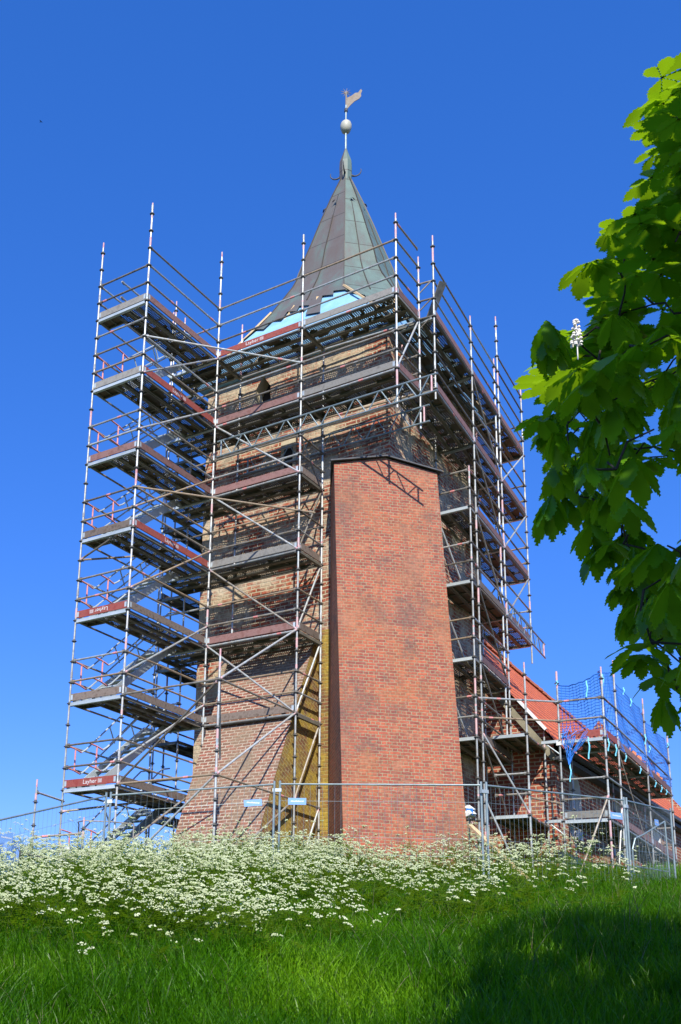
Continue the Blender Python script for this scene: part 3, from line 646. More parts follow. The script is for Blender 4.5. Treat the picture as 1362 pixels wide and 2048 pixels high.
for k in (0,-2):
    z = lv(k); s.deck(SD, SE, (0,1,0), 3, z, .34); s.trans(SE, SE2, z, 'deckside'); s.toe(SD, SE, z, 'woodgrey'); s.led((*SD,z+.5),(*SE,z+.5)); s.led((*SD,z+1),(*SE,z+1)); s.led((*SD,z-.03),(*SE,z-.03), mt='steel')
    s.led((*SE,z+.5),(*SE2,z+.5)); s.led((*SE,z+1),(*SE2,z+1)); s.toe(SE, SE2, z, 'woodred')
    s.led((*SM,z-.03),(*SE2,z-.03)); s.led((*SE,z-.03),(*SE2,z-.03))
s.led((*SE,T+1.5),(*SE2,T+1.5)); s.led((*SE,T+2),(*SE2,T+2)); s.dia((*SE,T-2),(*SE2,T)); s.led((*SE2,T-1),(*SM,T-1)); s.led((*SE2,T-1.5),(*SM,T-1.5))
s.girder((-5.02,-.03,T-2.5),(1.0,-.03,T-2.5),.43); s.girder((-5.02,1.22,T-2.45),(.25,1.22,T-2.45),.43)
s.led((-5.5,-3.0,T-1),(-2.57,-.03,T-1), gap=-.1) if False else None
s.led((*S2,T-1),(*SD,T-1), mt='steel', gap=-.05); s.led((S2[0],S2[1],T-5),(-2.35,.28,T-5), mt='rust', gap=-.05)
s.led((*SD,T-2.97),(*SE,T-2.97)); s.led((*SC,T-2.97),(*SD,T-2.97))
s.dia((*SD,T-3),(-2.57,1.10,T-4.1),'ledger')
# raking outrigger frame in front of the buttress slope
SK = (-2.57,-3.05)
s2 = Scaf('outrigger_scaffold', (-2.57,-2.2,0), 'low scaffold frame propped before the sloping brick buttress, braced to the stair tower')
s2.std(*SK, gz(*SK)-.1, T-9.35)
s2.led((*S2,T-10),(*SK,T-10)); s2.led((*S2,T-12),(*SK,T-12)); s2.led((*SK,T-10),(*SD,T-10)); s2.led((*SK,T-12),(*SD,T-12)); s2.led((*SD,T-10),(*SM,T-10)); s2.led((*SD,T-12),(*SM,T-12))
s2.dia((*SD,T-8),(*SK,T-10),'steel'); s2.dia((*SD,T-10),(*SK,T-12),'steel'); s2.dia((*SD,T-12),(SK[0],SK[1],T-14),'ledger'); s2.dia((*SK,T-10),(*S2,T-12)); s2.dia((*SK,T-12),(*S2,T-14)); s2.dia((*SK,T-9.9),(SK[0]-.75,SK[1]+1.2,T-11.4))
s2.dia((*SM,T-12),(-2.57,.05,T-13.9))

# ------------------------------------------------------------------ scaffold on the left (far) face
s = Scaf('left_face_scaffold', (-7.1,3.5,0), 'shaded scaffold levels behind the stair tower on the hidden left face', 'scaffold')
LY = (1.10,3.67,6.24)
for y in LY: s.std(-7.5, y, gz(-7.5,y)-.1, T+3.3 if y < 2 else T+1.6)
for y in LY[1:]: s.std(-6.62, y, gz(-6.6,y)-.1, T-.1)
s.std(-7.5, 1.55, 3, T+3.0)
for k in range(0, -14, -2):
    z = lv(k)
    for y0, y1 in zip(LY, LY[1:]):
        s.deck((-6.66,y0),(-6.66,y1),(-1,0,0), 2, z, .40); s.led((-7.5,y0,z+.5),(-7.5,y1,z+.5)); s.led((-7.5,y0,z+1),(-7.5,y1,z+1)); s.toe((-7.5,y0),(-7.5,y1), z, 'wood')
    s.led((-7.5,1.1,z+1),(-6.71,1.1,z+1)); s.trans((-7.5,1.1),(-6.71,1.1),z,'deckside')
# ------------------------------------------------------------------ scaffold along the right face
def bx(y, off=0.): return (.37-.0873*(y-1.31)+off, y)
BF, BG, BH1, BH, BI = bx(1.31), bx(4.29), bx(6.52,-.02), bx(6.80), bx(9.33)
s = Scaf('right_face_scaffold', (0,5.3,0), 'long steel scaffold running back along the right face of the tower above the nave roof')
s.std(*BF, T-2.3, T+2.3); s.std(*BG, gz(*BG)-.1, T+1.8); s.std(*BH1, 4.2, T+1.75); s.std(*BH, gz(*BH)-.1, T+3.3); s.std(*BI, T-6.6, T+2.3)
JB = bx(3.80); JI = (-.74,3.80); GI = (-.76,4.35); HI = (-.79,6.8); II = (-1.25,9.33)
s.std(*JB, gz(*JB)-.1, T-2.9); s.std(*JI, gz(*JI)-.1, T-.1); s.std(*HI, 2, T-.1); s.std(*II, T-6.4, T+.9); s.std(-.76,1.9,T-2.2,T-.1)
for k in (0,-2):
    z = lv(k); m_ = 'woodred'
    s.deck(BF, BG, (-1,0,0), 3, z, .33); s.deck(BG, BH, (-1,0,0), 3, z, .33); s.deck(BH, BI, (-1,0,0), 3, z, .33)
    for p, q in ((BF,BG),(BG,BH),(BH,BI)):
        s.toe(p, q, z, m_); s.led((*p,z+.5),(*q,z+.5)); s.led((*p,z+1),(*q,z+1)); s.led((*p,z-.03),(*q,z-.03))
    s.trans(BG, GI, z, 'alu'); s.trans(BH, HI, z); s.trans(BI, II, z); s.led((*BG,z-.1),(*GI,z-.1), mt='steel')
    s.dia((*BG,z),(*BH,z-2),'ledger'); s.led((*BI,z+.5),(*II,z+.5)); s.led((*BI,z+1),(*II,z+1)); s.dia((*BI,z),(*BH,z-2),'steel')
s.led((*BF,T+1.5),(*BG,T+1.5)); s.led((*BG,T+1.5),(*BH,T+1.5)); s.led((*BH,T+1.5),(*BI,T+1.5)); s.led((*BH,T+2),(*BI,T+2)); s.trans(BF,(-.76,1.4),T)
for dz in (0,.5,1): 
    b = MB(); p = Vector((*BF,T+dz)); q = Vector((*SE2,T+dz)); b.tube(p, q, .024, 0, 8); b.tube(q.lerp(p,.85), q+Vector((0,0,-.28)), .018, 0, 6); b.build('bracket', M['ledger'], s.root)
for k in (-4,-6,-8,-10):
    z = lv(k)
    s.deck(JB, BH, (-1,0,0), 3, z, .30, 'deckwood' if k in (-6,-10) else 'deck'); s.trans(JB, JI, z); s.toe(BG, BH, z, 'woodred' if k in (-4,-8) else 'wood')
    s.led((*JB,z+.5),(*JI,z+.5)); s.led((*JB,z+1),(*JI,z+1)); s.led((*JI,z-2),(*JB,z-.1)) if False else s.dia((*JI,z-.1),(JI[0]+.25,JI[1]+1.2,z-1.9),'steel')
    s.led((*BG,z+.5),(*BH,z+.5)); s.led((*BG,z+1),(*BH,z+1)); s.led((*JB,z+.5),(*BG,z+.5)); s.led((*JB,z+1),(*BG,z+1)); s.trans(BH, HI, z); s.led((*BG,z-.03),(*BH,z-.03))
    s.dia((*BG,z),(*BH,z-2), 'ledger')
for k in (-4,-6):
    z = lv(k); s.deck(BH, BI, (-1,0,0), 3, z, .33); s.toe(BH, BI, z, 'woodred'); s.led((*BH,z+.5),(*BI,z+.5)); s.led((*BH,z+1),(*BI,z+1)); s.led((*BI,z+.5),(*II,z+.5)); s.led((*BI,z+1),(*II,z+1)); s.trans(BI, II, z); s.led((*BH,z-.03),(*BI,z-.03))
    if k == -4: s.dia((*BI,z),(*BH,z-2),'steel')
s.led((*BG,T-2.5),(*BH,T-2.5)); s.led((*BG,T-12.6),(*BH,T-12.6))
s.dia((*II,T-4),(II[0],BH[1]+.2,T-6),'ledger'); s.girder((*bx(6.7,.02),T-5.55),(*bx(10.9,.0),T-5.55),.43); s.girder((*bx(6.9,-.95),T-5.7),(*bx(9.9,-.95),T-5.7),.43)
s.led((JI[0],JI[1],T-12),(JB[0],JB[1],T-12)); s.led((JI[0],JI[1],T-12.6),(JB[0],JB[1],T-12.6))
# odd timbers left lying on the top level
b = MB(); b.bar((-.15,1.95,14.02),(.52,1.55,14.95),.20,.03); tag(b.build('loose_plank', M['woodgrey']), 'weathered plank leaning up against the top rail at the tower corner', 'plank')

# ------------------------------------------------------------------ scaffold round the nave corner
s = Scaf('nave_scaffold', (1.8,9.5,0), 'two-level scaffold along the nave wall at the right, hung with blue net', 'scaffold')
Z4 = 4.2
def std2(x, y, z0, z1):  # this scaffold's rosettes sit .3 m off the tower's
    global T
    t0 = T; T = 14.2; s.std(x, y, z0, z1); T = t0
P1, P2, P3, P4, P5 = (1.32,6.25), (2.40,6.30), (2.36,7.55), (2.17,11.0), (1.98,14.37)
Qs = (.89,5.14); Q2 = (.72,7.0)
P3i, P4i, P5i = (1.28,7.55), (1.22,11.0), (1.18,14.37)
std2(*P1, gz(*P1)-.1, Z4+1.8); std2(*P2, gz(*P2)-.1, Z4+1.78); std2(*P3, gz(*P3)-.1, Z4+2.3); std2(*P4, gz(*P4)-.1, Z4+2.15); std2(*P5, gz(*P5)-.1, Z4+2.05); std2(*Qs, gz(*Qs)-.1, Z4+1.8); std2(Q2[0],6.9, gz(*Q2)-.1, Z4+.45); std2(P3i[0]-.1,P3i[1], gz(*P3i), Z4+.5); std2(*P4i, gz(*P4i), Z4-.05); std2(*P5i, gz(*P5i), Z4-.05)
for z, mt in ((Z4,'woodgrey'), (Z4-2,'woodred')):
    s.deck(P2, P3, (-1,0,0), 3, z, .33); s.deck((P3[0],P3[1]), P4, (-1,0,0), 3, z, .33); s.deck(P4, P5, (-1,0,0), 3, z, .31)
    s.trans(P1, P2, z); s.toe(P1, P2, z, 'woodgrey' if z < 4 else 'boardred'); s.toe(P2, P3, z, 'boardred'); s.toe(P3, P4, z, 'woodred'); s.toe(P4, P5, z, 'woodred')
    s.led((*P2,z+.5),(*P3,z+.5)); s.led((*P2,z+1),(*P3,z+1)); s.led((*P3,z+.5),(*P4,z+.5)); s.led((*P3,z+1),(*P4,z+1)); s.led((*P4,z+.5),(*P5,z+.5)); s.led((*P4,z+1),(*P5,z+1))
    s.led((*P1,z+.5),(*P2,z+.5)); s.led((*P1,z+1),(*P2,z+1)); s.led((*P3,z-.04),(*P4,z-.04)); s.led((*P4,z-.04),(*P5,z-.04)); s.trans(P3i, P3, z); s.trans(P4i, P4, z); s.trans(P5i, P5, z)
    s.led((*P5i,z+.5),(*P5,z+.5)); s.led((*P5i,z+1),(*P5,z+1)); s.led((*P2,z-.06),(*P3,z-.06)); s.led((*P1,z-.03),(P1[0]-.05,7.5,z-.03))
    # link bay between the tower scaffold and the nave corner
    s.deck((.86,5.19),(.72,7.15),(-1,0,0), 3, z, .33, 'deckwood'); s.trans((.02,5.1),(Qs[0],5.14),z); 
    b = MB(); b.tube((P1[0]-.4,P1[1]+.02,z),(P1[0],P1[1],z),.024,0,8); b.bar((P1[0]-.45,P1[1]+.0,z-.02),(P1[0],P1[1],z-.02),.05,.07); b.tube((P1[0]-.36,P1[1]+.02,z-.05),(P1[0],P1[1],z-.36),.016,0,6); b.build('bracket', M['alu'], s.root)
s.led((*BG,4.97),(*P1,5.2), mt='steel', gap=-.1); s.led((*BG,4.48),(*P1,4.70), mt='rust', gap=-.1)
s.led((.02,5.1,Z4-1),(*Qs,Z4-1), mt='steel'); s.led((.02,5.1,Z4-1.5),(*Qs,Z4-1.5)); s.led((*Qs,Z4-1.6),(*P1,Z4-1.6), mt='rust'); s.led((*Qs,Z4-.06),(.74,6.9,Z4-.06)); s.led((*Qs,Z4-2.06),(.74,6.9,Z4-2.06))
s.dia((*BG,4.1),(*Qs,2.2),'steel'); s.dia((*BG,2.5),(.72,4.95,.6),'steel')
s.dia((*P2,2.75),(2.0,5.05,.7),'ledger'); s.dia((*P3,2.7),(2.30,7.1,.9),'steel'); 
b = MB(); b.tube((*P3,Z4-.1),(2.83,8.6,.95),.011,0,6); b.build('guy_rod', M['ledger'], s.root)
b = MB(); b.box((P1[0]-.07,P1[1]-.05,Z4-.13),(P1[0]+.12,P1[1]-.04,Z4-.02)); b.build('tag_plate', M['white'], s.root)

# ------------------------------------------------------------------ small gate scaffold at the far left
s = Scaf('access_scaffold', (-6.3,-4.1,0), 'small scaffold handrail frame at the foot of the stairs, leftmost of all', 'scaffold')
L1 = (-6.31,-4.30); L2 = (-5.55,-3.58)
s.std(*L1, gz(*L1)-.1, 1.86); s.std(*L2, gz(*L2)-.1, 1.12)
s.led((*L1,1.59),(-6.75,-2.95,1.65), gap=0); s.led((*L1,.63),(*L2,.78))
b = MB(); c0 = Vector((*L2,1.05))
for dx, dy in ((-.45,.35),(.75,.75)): b.tube((c0.x+dx,c0.y+dy,-.4),(c0.x+dx,c0.y+dy,1.05),.016,0,6)
b.path([c0+Vector((-.45,.35,0)), c0+Vector((-.35,.2,.02)), c0, c0+Vector((.4,.45,.02)), c0+Vector((.75,.75,0))], .014); b.build('gate_frame', M['ledger'], s.root)
b = MB(); b.quad([(-6.2,-4.1,.55),(-6.0,-3.95,.56),(-6.02,-3.97,.28),(-6.22,-4.12,.25)]); 
s.dia((-6.72,-3.05,.75),(-6.4,-2.9,-.2),'red'); 
b2 = MB(); b2.box((-6.60,-3.12,.30),(-6.33,-3.10,.60)); b2.build('notice_sheet', M['white'], s.root)

# ------------------------------------------------------------------ blue safety net
nt_root = thing('safety_net', (*P2, Z4), 'bright blue knotted safety net strung round the upper nave scaffold', 'safety net')
def netpanel(p, q, z0, zt0, zt1, sag):
    p = Vector((*p,0)); q = Vector((*q,0)); Lg = (q-p).length; n = int(Lg/.09); b = MB(); d = (q-p).normalized(); nrm = Vector((-d.y,d.x,0)); r = random.Random(int(Lg*77))
    rows = 20
    def pt(u, v):
        top = zt0+(zt1-zt0)*u-sag*4*u*(1-u); z = z0+(top-z0)*v; o = .05*math.sin(u*7+v*3)+.03*math.sin(v*9+u*13)
        return p+(q-p)*u-nrm*(o-.05)+Vector((0,0,z+.012*math.sin(u*40)))
    for j in range(rows+1):
        for i in range(n): b.tube(pt(i/n,j/rows), pt((i+1)/n,j/rows), .0085 if j < rows else .016, 0, 3, cap=False)
    for i in range(n+1):
        for j in range(0, rows, 2): b.tube(pt(i/n,j/rows), pt(i/n,(j+2)/rows), .0075, 0, 3, cap=False)
    b.build('net_panel', M['net'], nt_root)
netpanel(P1, P2, Z4+.0, Z4+1.45, Z4+1.68, .12); netpanel(P2, P3, Z4, Z4+1.68, Z4+2.0, .05); netpanel(P3, P4, Z4+.0, Z4+2.0, Z4+1.75, .12); netpanel(P4, P5, Z4+.0, Z4+1.75, Z4+1.65, .1)
b = MB(); r = random.Random(4)
for i in range(20):
    x = P1[0]+.05+.72*r.random(); z = Z4+.15*r.random()+.02; y = P1[1]-.03-.08*r.random(); xm = P1[0]+.22+.5*(x-P1[0]-.35)*.6
    pts = [Vector((x,y,z)), Vector((x*.6+xm*.4,y-.02,z-.22)), Vector((P1[0]+.25+r.uniform(-.06,.06),y,Z4-.50)), Vector((P1[0]+.23,y,Z4-.66))]
    b.path(pts, .006, 0, 4)
for i in range(20): x = P1[0]+.08+.5*r.random(); b.tube((x,P1[1]-.05-.1*r.random(),Z4+.0+.22*r.random()),(x+r.uniform(-.12,.12),P1[1]-.06,Z4+.05+.3*r.random()),.008,0,4)
b.build('net_bundle', M['net'], nt_root)
def rib(p, l, wv=.05):
    b = MB(); p = Vector(p); w_ = Vector((.013,.010,0)); pr0 = p
    for k in range(5): q = p+Vector((wv*math.sin(k*1.3)*.4, 0, -l*(k+1)/5)); b.quad([pr0-w_, pr0+w_, q+w_, q-w_]); pr0 = q
    b.build('ribbon', M['ribbon'], nt_root)
for x, y, z, l in ((P1[0]+.74,P1[1]-.03,Z4+1.45,.42),(P2[0]+.0,P2[1]+.12,Z4+1.62,.32),(P1[0]+.70,P1[1],Z4+.02,.55),(P2[0]+.02,P2[1]+.2,Z4,.32),(P2[0],P2[1]+.9,Z4,.3),(P1[0]+.24,P1[1]-.05,Z4-.62,.45),(P1[0]+.02,P1[1]-.05,Z4+1.55,.12),(P3[0],P3[1]-.03,Z4+2.1,.18),(2.31,8.6,Z4+1.85,.2),(2.27,9.4,Z4+1.75,.22),(2.33,8.3,Z4,.22),(2.24,10.0,Z4,.2),(2.12,12.0,Z4,.2),(2.08,12.8,Z4,.2),(2.05,13.5,Z4,.15),(2.2,10.9,Z4+1.1,.3),(2.15,11.5,Z4+.9,.2),(2.0,14.3,Z4+1.6,.15)): rib((x,y,z), l)
# ------------------------------------------------------------------ roof tiles stacked along the nave scaffold
r = random.Random(8)
def tile_stack(i, loc):
    t = thing('roof_tile_stack', loc, 'small leaning stack of orange clay roof tiles on the nave scaffold behind the net', 'roof tiles', 'roof tiles stacked along the nave scaffold'); x, y, z = loc
    for k in range(6):
        b = MB(); yy = y+.05*k; tl = .09
        pr_ = [(-.11+.22*j/6, .025*math.sin(j*math.pi/3)) for j in range(7)]
        lo = [Vector((x+a,yy+o_,z+.01)) for a, o_ in pr_]; hi = [Vector((x+a+r.uniform(-.004,.004),yy+o_+tl,z+.34)) for a, o_ in pr_]
        for j in range(6): b.quad([lo[j],lo[j+1],hi[j+1],hi[j]]); b.quad([hi[j]+Vector((0,.014,0)),hi[j+1]+Vector((0,.014,0)),lo[j+1]+Vector((0,.014,0)),lo[j]+Vector((0,.014,0))]); b.quad([hi[j],hi[j+1],hi[j+1]+Vector((0,.014,0)),hi[j]+Vector((0,.014,0))])
        b.build('roof_tile', M['tile'], t)
for i in range(11):
    y = 7.7+i*.60; x = 2.36-.055*(y-7.55)-.16; tile_stack(i, (x+r.uniform(-.04,.02), y, Z4+.01))
# ------------------------------------------------------------------ construction fence
def fence(p, q, zt, label, sign=None, text=False, sgn_side=0):
    root = thing('fence_panel', ((p[0]+q[0])/2,(p[1]+q[1])/2,min(zt)-2), label, 'fence panel'); P_ = Vector((p[0],p[1],zt[0])); Q_ = Vector((q[0],q[1],zt[1])); d = (Q_-P_).normalized(); dn = Vector((0,0,-1)); Lg = (Q_-P_).length; P0 = P_+d*.05; Q0 = Q_-d*.05
    b = MB(); b.tube(P0+dn*1.95, P0-dn*.04, .021, 0, 8); b.tube(Q0+dn*1.95, Q0-dn*.04, .021, 0, 8); b.tube(P0+dn*.02, Q0+dn*.02, .0165, 0, 8); b.tube(P0+dn*1.9, Q0+dn*1.9, .0165, 0, 8); b.build('frame', M['galv'], root)
    b = MB(); n = int(Lg/.11)
    for i in range(1, n): e = P0+(Q0-P0)*(i/n); b.tube(e+dn*.02, e+dn*1.9, .0019, 0, 4, cap=False)
    for h in (.32,.95,1.25,1.65): b.tube(P0+dn*h, Q0+dn*h, .003, 0, 4, cap=False)
    b.build('wire_mesh', M['galv'], root)
    b = MB(); b.bar(P_-d*.08+dn*.13, P_+d*.08+dn*.13, .05, .06); b.build('clamp', M['alu'], root)
    b = MB(); c = P_; b.box((c.x-.3,c.y-.11,gz(c.x,c.y)-.02),(c.x+.3,c.y+.11,gz(c.x,c.y)+.12)); b.build('concrete_foot', M['stone'], root)
    if sign is not None:
        nrm = Vector((d.y,-d.x,0)).normalized()
        if nrm.dot(CAM-P_) < 0: nrm = -nrm
        c = P0+(Q0-P0)*sign+dn*.33+nrm*.012; b = MB(); b.bar(c-d*.16, c+d*.16, .004, .12); sg = b.build('sign', M['sign'], root)
        xx = -.11; Vl = []; Fl = []; rs = random.Random(3)          # a line of white print too small to read
        while xx < .11:
            ww_ = rs.uniform(.006,.014); hh_ = rs.choice([.010,.010,.016]); nl = len(Vl); Vl += [(xx,-.010,0),(xx+ww_,-.010,0),(xx+ww_,hh_,0),(xx,hh_,0)]; Fl.append((nl,nl+1,nl+2,nl+3)); xx += ww_+.004
        ml = bpy.data.meshes.new('lettering'); ml.from_pydata(Vl, [], Fl); ml.materials.append(M['white']); to = bpy.data.objects.new('lettering', ml); sc.collection.objects.link(to)
        up = Vector((0,0,1)); rt = up.cross(nrm)
        mm = Matrix.Identity(4)
        for i in range(3): mm[i][0] = rt[i]; mm[i][1] = up[i]; mm[i][2] = nrm[i]
        mm.translation = c+nrm*.004-parent_off(root); to.matrix_world = mm; to.parent = sg
J0, J1, J2, J3, J4, J5 = (-4.45,-7.31,.40), (-3.3,-5.6,1.13), (-.30,-4.38,1.3), (2.93,-2.91,1.3), (4.34,.44,1.51), (4.28,4.11,1.91)
# keep J0, J1 on the sight lines of their posts
J1 = (-2.62,-6.27,.93); J0 = (-2.65,-9.02,.03)
def fp(a, c, *r_, **k_): fence(a[:2], c[:2], (a[2], c[2]), *r_, **k_)
fp(J0, J1, 'mesh fence panel at the left edge, dropping downhill beside the stair tower', sign=.12)
fp(J1, J2, 'mesh fence panel before the foot of the stair tower and brick slope', sign=.87)
fp(J2, J3, 'mesh fence panel crossing in front of the tall corner buttress', sign=.09)
fp(J3, J4, 'mesh fence panel before the dark gap between buttress and nave', sign=.93)
fp(J4, J5, 'rightmost mesh fence panel, before the nave wall, turning away uphill', sign=.62)
# short gate panel with rounded top standing beyond
g = thing('site_gate', (3.9,4.4,1), 'small round-cornered mesh gate at the right edge behind the fence', 'gate'); b = MB()
ga = Vector((3.55,3.7,1.05)); gd = Vector((.35,.94,0)); pts = [ga+Vector((0,0,-1.2)), ga, ga+gd*.12+Vector((0,0,.25)), ga+gd*.4+Vector((0,0,.36)), ga+gd*1.2+Vector((0,0,.75)), ga+gd*1.25+Vector((0,0,-1.2))]
b.path(pts, .018, 0, 8); b.tube(ga+Vector((0,0,-.35)), ga+gd*1.24+Vector((0,0,-.35)), .012, 0, 6); b.build('frame', M['galv'], g)
b = MB()
for i in range(1, 11): e = ga+gd*(i*.115); b.tube(e+Vector((0,0,-1.2)), e+Vector((0,0,.2+.45*i/11)), .003, 0, 4)
b.build('wire_mesh', M['galv'], g)
# timber prop, tarpaulin, site bits
b = MB(); b.bar((.85,1.55,1.38),(2.55,.15,.02),.10,.05); tag(b.build('timber_prop', M['timber']), 'fresh yellow timber leaning from the corner buttress down into the grass', 'timber')
b = MB(); r = random.Random(2); c = Vector((.35,3.6,2.1))
for i in range(7):
    for j in range(5): pass
b.lathe((-.02,3.62,1.94), [(.0,.0),(.15,.0),(.17,.10),(.12,.22),(.15,.26),(.05,.37),(.0,.38)], 7)
for i_, q_ in enumerate(b.v): b.v[i_] = (q_[0]+.03*math.sin(i_*2.3), q_[1]+.03*math.cos(i_*1.7), q_[2]*.0+1.94+(q_[2]-1.94)*.7+.02*math.sin(i_*3.1))
b.box((-.03,3.50,1.97),(.12,3.54,2.12),1); tag(b.build('white_sack', [M['white'], M['net']]), 'white sack with a blue corner on the low scaffold level by the buttress', 'sack')
# blue tarpaulin on a fence at the far left
tp = thing('tarpaulin_screen', (-4.9,-8.4,-1), 'blue sheeting on a fence frame at the left picture edge', 'tarpaulin')
# ------------------------------------------------------------------ tarpaulin screen parts
a0 = CAM+Vector((math.cos(rad(136.2)),math.sin(rad(136.2)),0))*19.0; a1 = CAM+Vector((math.cos(rad(134.9)),math.sin(rad(134.9)),0))*19.2
tp.location = (a0.x, a0.y, gz(a0.x,a0.y))
b = MB(); zt_ = CAM.z+19.1*math.tan(rad(7.75))
for i in range(6):
    p = a0.lerp(a1, i/6); q = a0.lerp(a1, (i+1)/6); n_ = Vector((.6,-.8,0))*.03*math.sin(i*2)
    b.quad([(p.x+n_.x,p.y+n_.y,gz(p.x,p.y)),(q.x-n_.x,q.y-n_.y,gz(q.x,q.y)),(q.x-n_.x,q.y-n_.y,zt_-.03*i),(p.x+n_.x,p.y+n_.y,zt_)])
M['tarp'] = varied('blue_tarpaulin', [(.10,.22,.50),(.16,.30,.62)], 3, .5); b.build('sheet', M['tarp'], tp)
b = MB(); b.tube((a1.x,a1.y,gz(a1.x,a1.y)-.1),(a1.x,a1.y,zt_-.25),.022,0,8); b.tube((a1.x,a1.y,zt_-.25),(a1.x-.12,a1.y-.1,zt_),.022,0,8); b.tube((a1.x,a1.y,zt_-.27),(a1.x+1.9,a1.y+2.3,zt_-.5),.016,0,6); b.build('frame', M['lead'], tp)

# ------------------------------------------------------------------ fast mesh from arrays
def npmesh(name, V, F, mats, fm=None, smooth=False):
    me = bpy.data.meshes.new(name); V = np.asarray(V, np.float32); F = np.asarray(F, np.int32); nF, k = F.shape
    me.vertices.add(len(V)); me.vertices.foreach_set('co', V.ravel()); me.loops.add(nF*k); me.loops.foreach_set('vertex_index', F.ravel()); me.polygons.add(nF)
    me.polygons.foreach_set('loop_start', np.arange(0, nF*k, k, dtype=np.int32)); me.polygons.foreach_set('loop_total', np.full(nF, k, np.int32))
    if fm is not None: me.polygons.foreach_set('material_index', np.asarray(fm, np.int32))
    for m_ in mats: me.materials.append(m_)
    me.update(calc_edges=True); me.validate() if False else None
    o = bpy.data.objects.new(name, me); sc.collection.objects.link(o); return o
def leafmat(name, c1, c2, tr, scale=.8, transl=.35, c3=None, rough=.55, fine=28, amp=(.25,1.5)):
    mt = bpy.data.materials.new(name); mt.use_nodes = True; b = mt.node_tree.nodes['Principled BSDF']; out = mt.node_tree.nodes['Material Output']
    b.inputs['Roughness'].default_value = rough; b.inputs['Specular IOR Level'].default_value = .22; f = noise(mt, scale, 5); g = noise(mt, fine, 2)
    st = [(.32, c1), (.68, c2)] if c3 is None else [(.30, c1), (.5, c2), (.70, c3)]
    c = ramp(mt, f, st); c = mix(mt, 1.0, c, ramp(mt, g, [(.34,(amp[0],)*3),(.66,(amp[1],)*3)]), 'MULTIPLY'); g2 = noise(mt, .35, 3); c = mix(mt, 1.0, c, ramp(mt, g2, [(.35,(.62,.66,.6)),(.65,(1.25,1.2,1.1))]), 'MULTIPLY') if c3 is not None else c; L(mt, c, b.inputs['Base Color'])
    t = N(mt, 'ShaderNodeBsdfTranslucent'); t.inputs['Color'].default_value = (*tr, 1); mx = N(mt, 'ShaderNodeMixShader'); mx.inputs[0].default_value = transl
    L(mt, b.outputs[0], mx.inputs[1]); L(mt, t.outputs[0], mx.inputs[2]); L(mt, mx.outputs[0], out.inputs['Surface']); return mt
M['grass'] = leafmat('meadow_grass', (.018,.075,.001), (.065,.185,.003), (.17,.44,.003), .5, .42, c3=(.15,.31,.008), rough=.38)
M['drygrass'] = leafmat('dry_seed_stalk', (.10,.11,.045), (.18,.17,.08), (.18,.18,.08), 2, .2)
M['herb'] = leafmat('cow_parsley_leaf', (.045,.115,.004), (.14,.22,.012), (.22,.38,.01), 1.5, .35)
M['umbel'] = leafmat('cow_parsley_flower', (.48,.56,.24), (.78,.82,.56), (.60,.68,.28), 3, .25, fine=9, amp=(.7,1.15))
M['buttercup'] = mat('buttercup_yellow', (.85,.65,.02), .4)
R_ = np.random.RandomState(7)
kn = np.arange(-30, 80, .25)
def gzv(x, y):
    px, py = x-CAM.x, y-CAM.y; s = px*DH.x+py*DH.y; t = px*DR.x+py*DR.y
    z = np.interp(s, KS, KZ); c = np.interp(t, [-200,-12,-8,-2,2,7,200], [-.9,-.8,-.55,-.05,.45,1.25,1.5]); k = .35
    h = np.clip(.5+.5*(c-z)/k, 0, 1); z2 = z*h+c*(1-h)-k*h*(1-h)
    return z2+.05*np.sin(x*.9+1.3)*np.sin(y*.7)+.03*np.sin(x*2.3+y*1.7)
def blades(n, s0, s1, hmin, hmax, wd, wmul=.42, extra=2.5, lean=.35):
    s = np.sqrt(R_.uniform(s0*s0, s1*s1, n)); tt = R_.uniform(-1, 1, n)*(s*wmul+extra)
    x = CAM.x+DH.x*s+DR.x*tt; y = CAM.y+DH.y*s+DR.y*tt
    cl = .5+.5*np.sin(x*1.7+np.sin(y*1.3)*2)*np.sin(y*1.9+1)      # clumps
    h = R_.uniform(hmin, hmax, n)*(.7+.5*cl); z = gzv(x, y)-.03
    a = R_.uniform(0, 2*np.pi, n); la = R_.uniform(0, 2*np.pi, n)*.8+2.2+cl*.8; ln = h*R_.uniform(.0, lean*1.5, n)
    w_ = R_.uniform(.6, 1.3, n)*wd; V = np.zeros((n, 7, 3)); dx, dy = np.cos(a)*w_/2, np.sin(a)*w_/2
    for i, (f, ww) in enumerate(((0,1),(.45,.85),(.8,.55))):
        cx, cy, cz = x+np.cos(la)*ln*f*f, y+np.sin(la)*ln*f*f, z+h*f*(1-.15*f)
        V[:,2*i] = np.stack([cx-dx*ww, cy-dy*ww, cz], 1); V[:,2*i+1] = np.stack([cx+dx*ww, cy+dy*ww, cz], 1)
    V[:,6] = np.stack([x+np.cos(la)*ln*1.15, y+np.sin(la)*ln*1.15, z+h*.9], 1)
    base = np.arange(n)[:,None]*7; T_ = np.array([[0,1,3],[0,3,2],[2,3,5],[2,5,4],[4,5,6]]); F = (base[:,:,None]+T_[None]).reshape(-1, 3)
    return V.reshape(-1, 3), F
parts = []
for a_ in ((9000,6.5,15,.12,.34,.034),(11000,13,30,.12,.32,.036),(60000,6.5,12,.18,.60,.016),(90000,12,19,.18,.42,.014),(60000,19,33,.2,.42,.019)): parts.append(blades(*a_))
off = 0; Vs = []; Fs = []
for V, F in parts: Vs.append(V); Fs.append(F+off); off += len(V)
tag(npmesh('meadow_grass', np.concatenate(Vs), np.concatenate(Fs), [M['grass']]), 'long green meadow grass covering the whole bank', 'grass', kind='stuff')
V, F = blades(3200, 8.5, 28, .40, .72, .008, lean=.4)
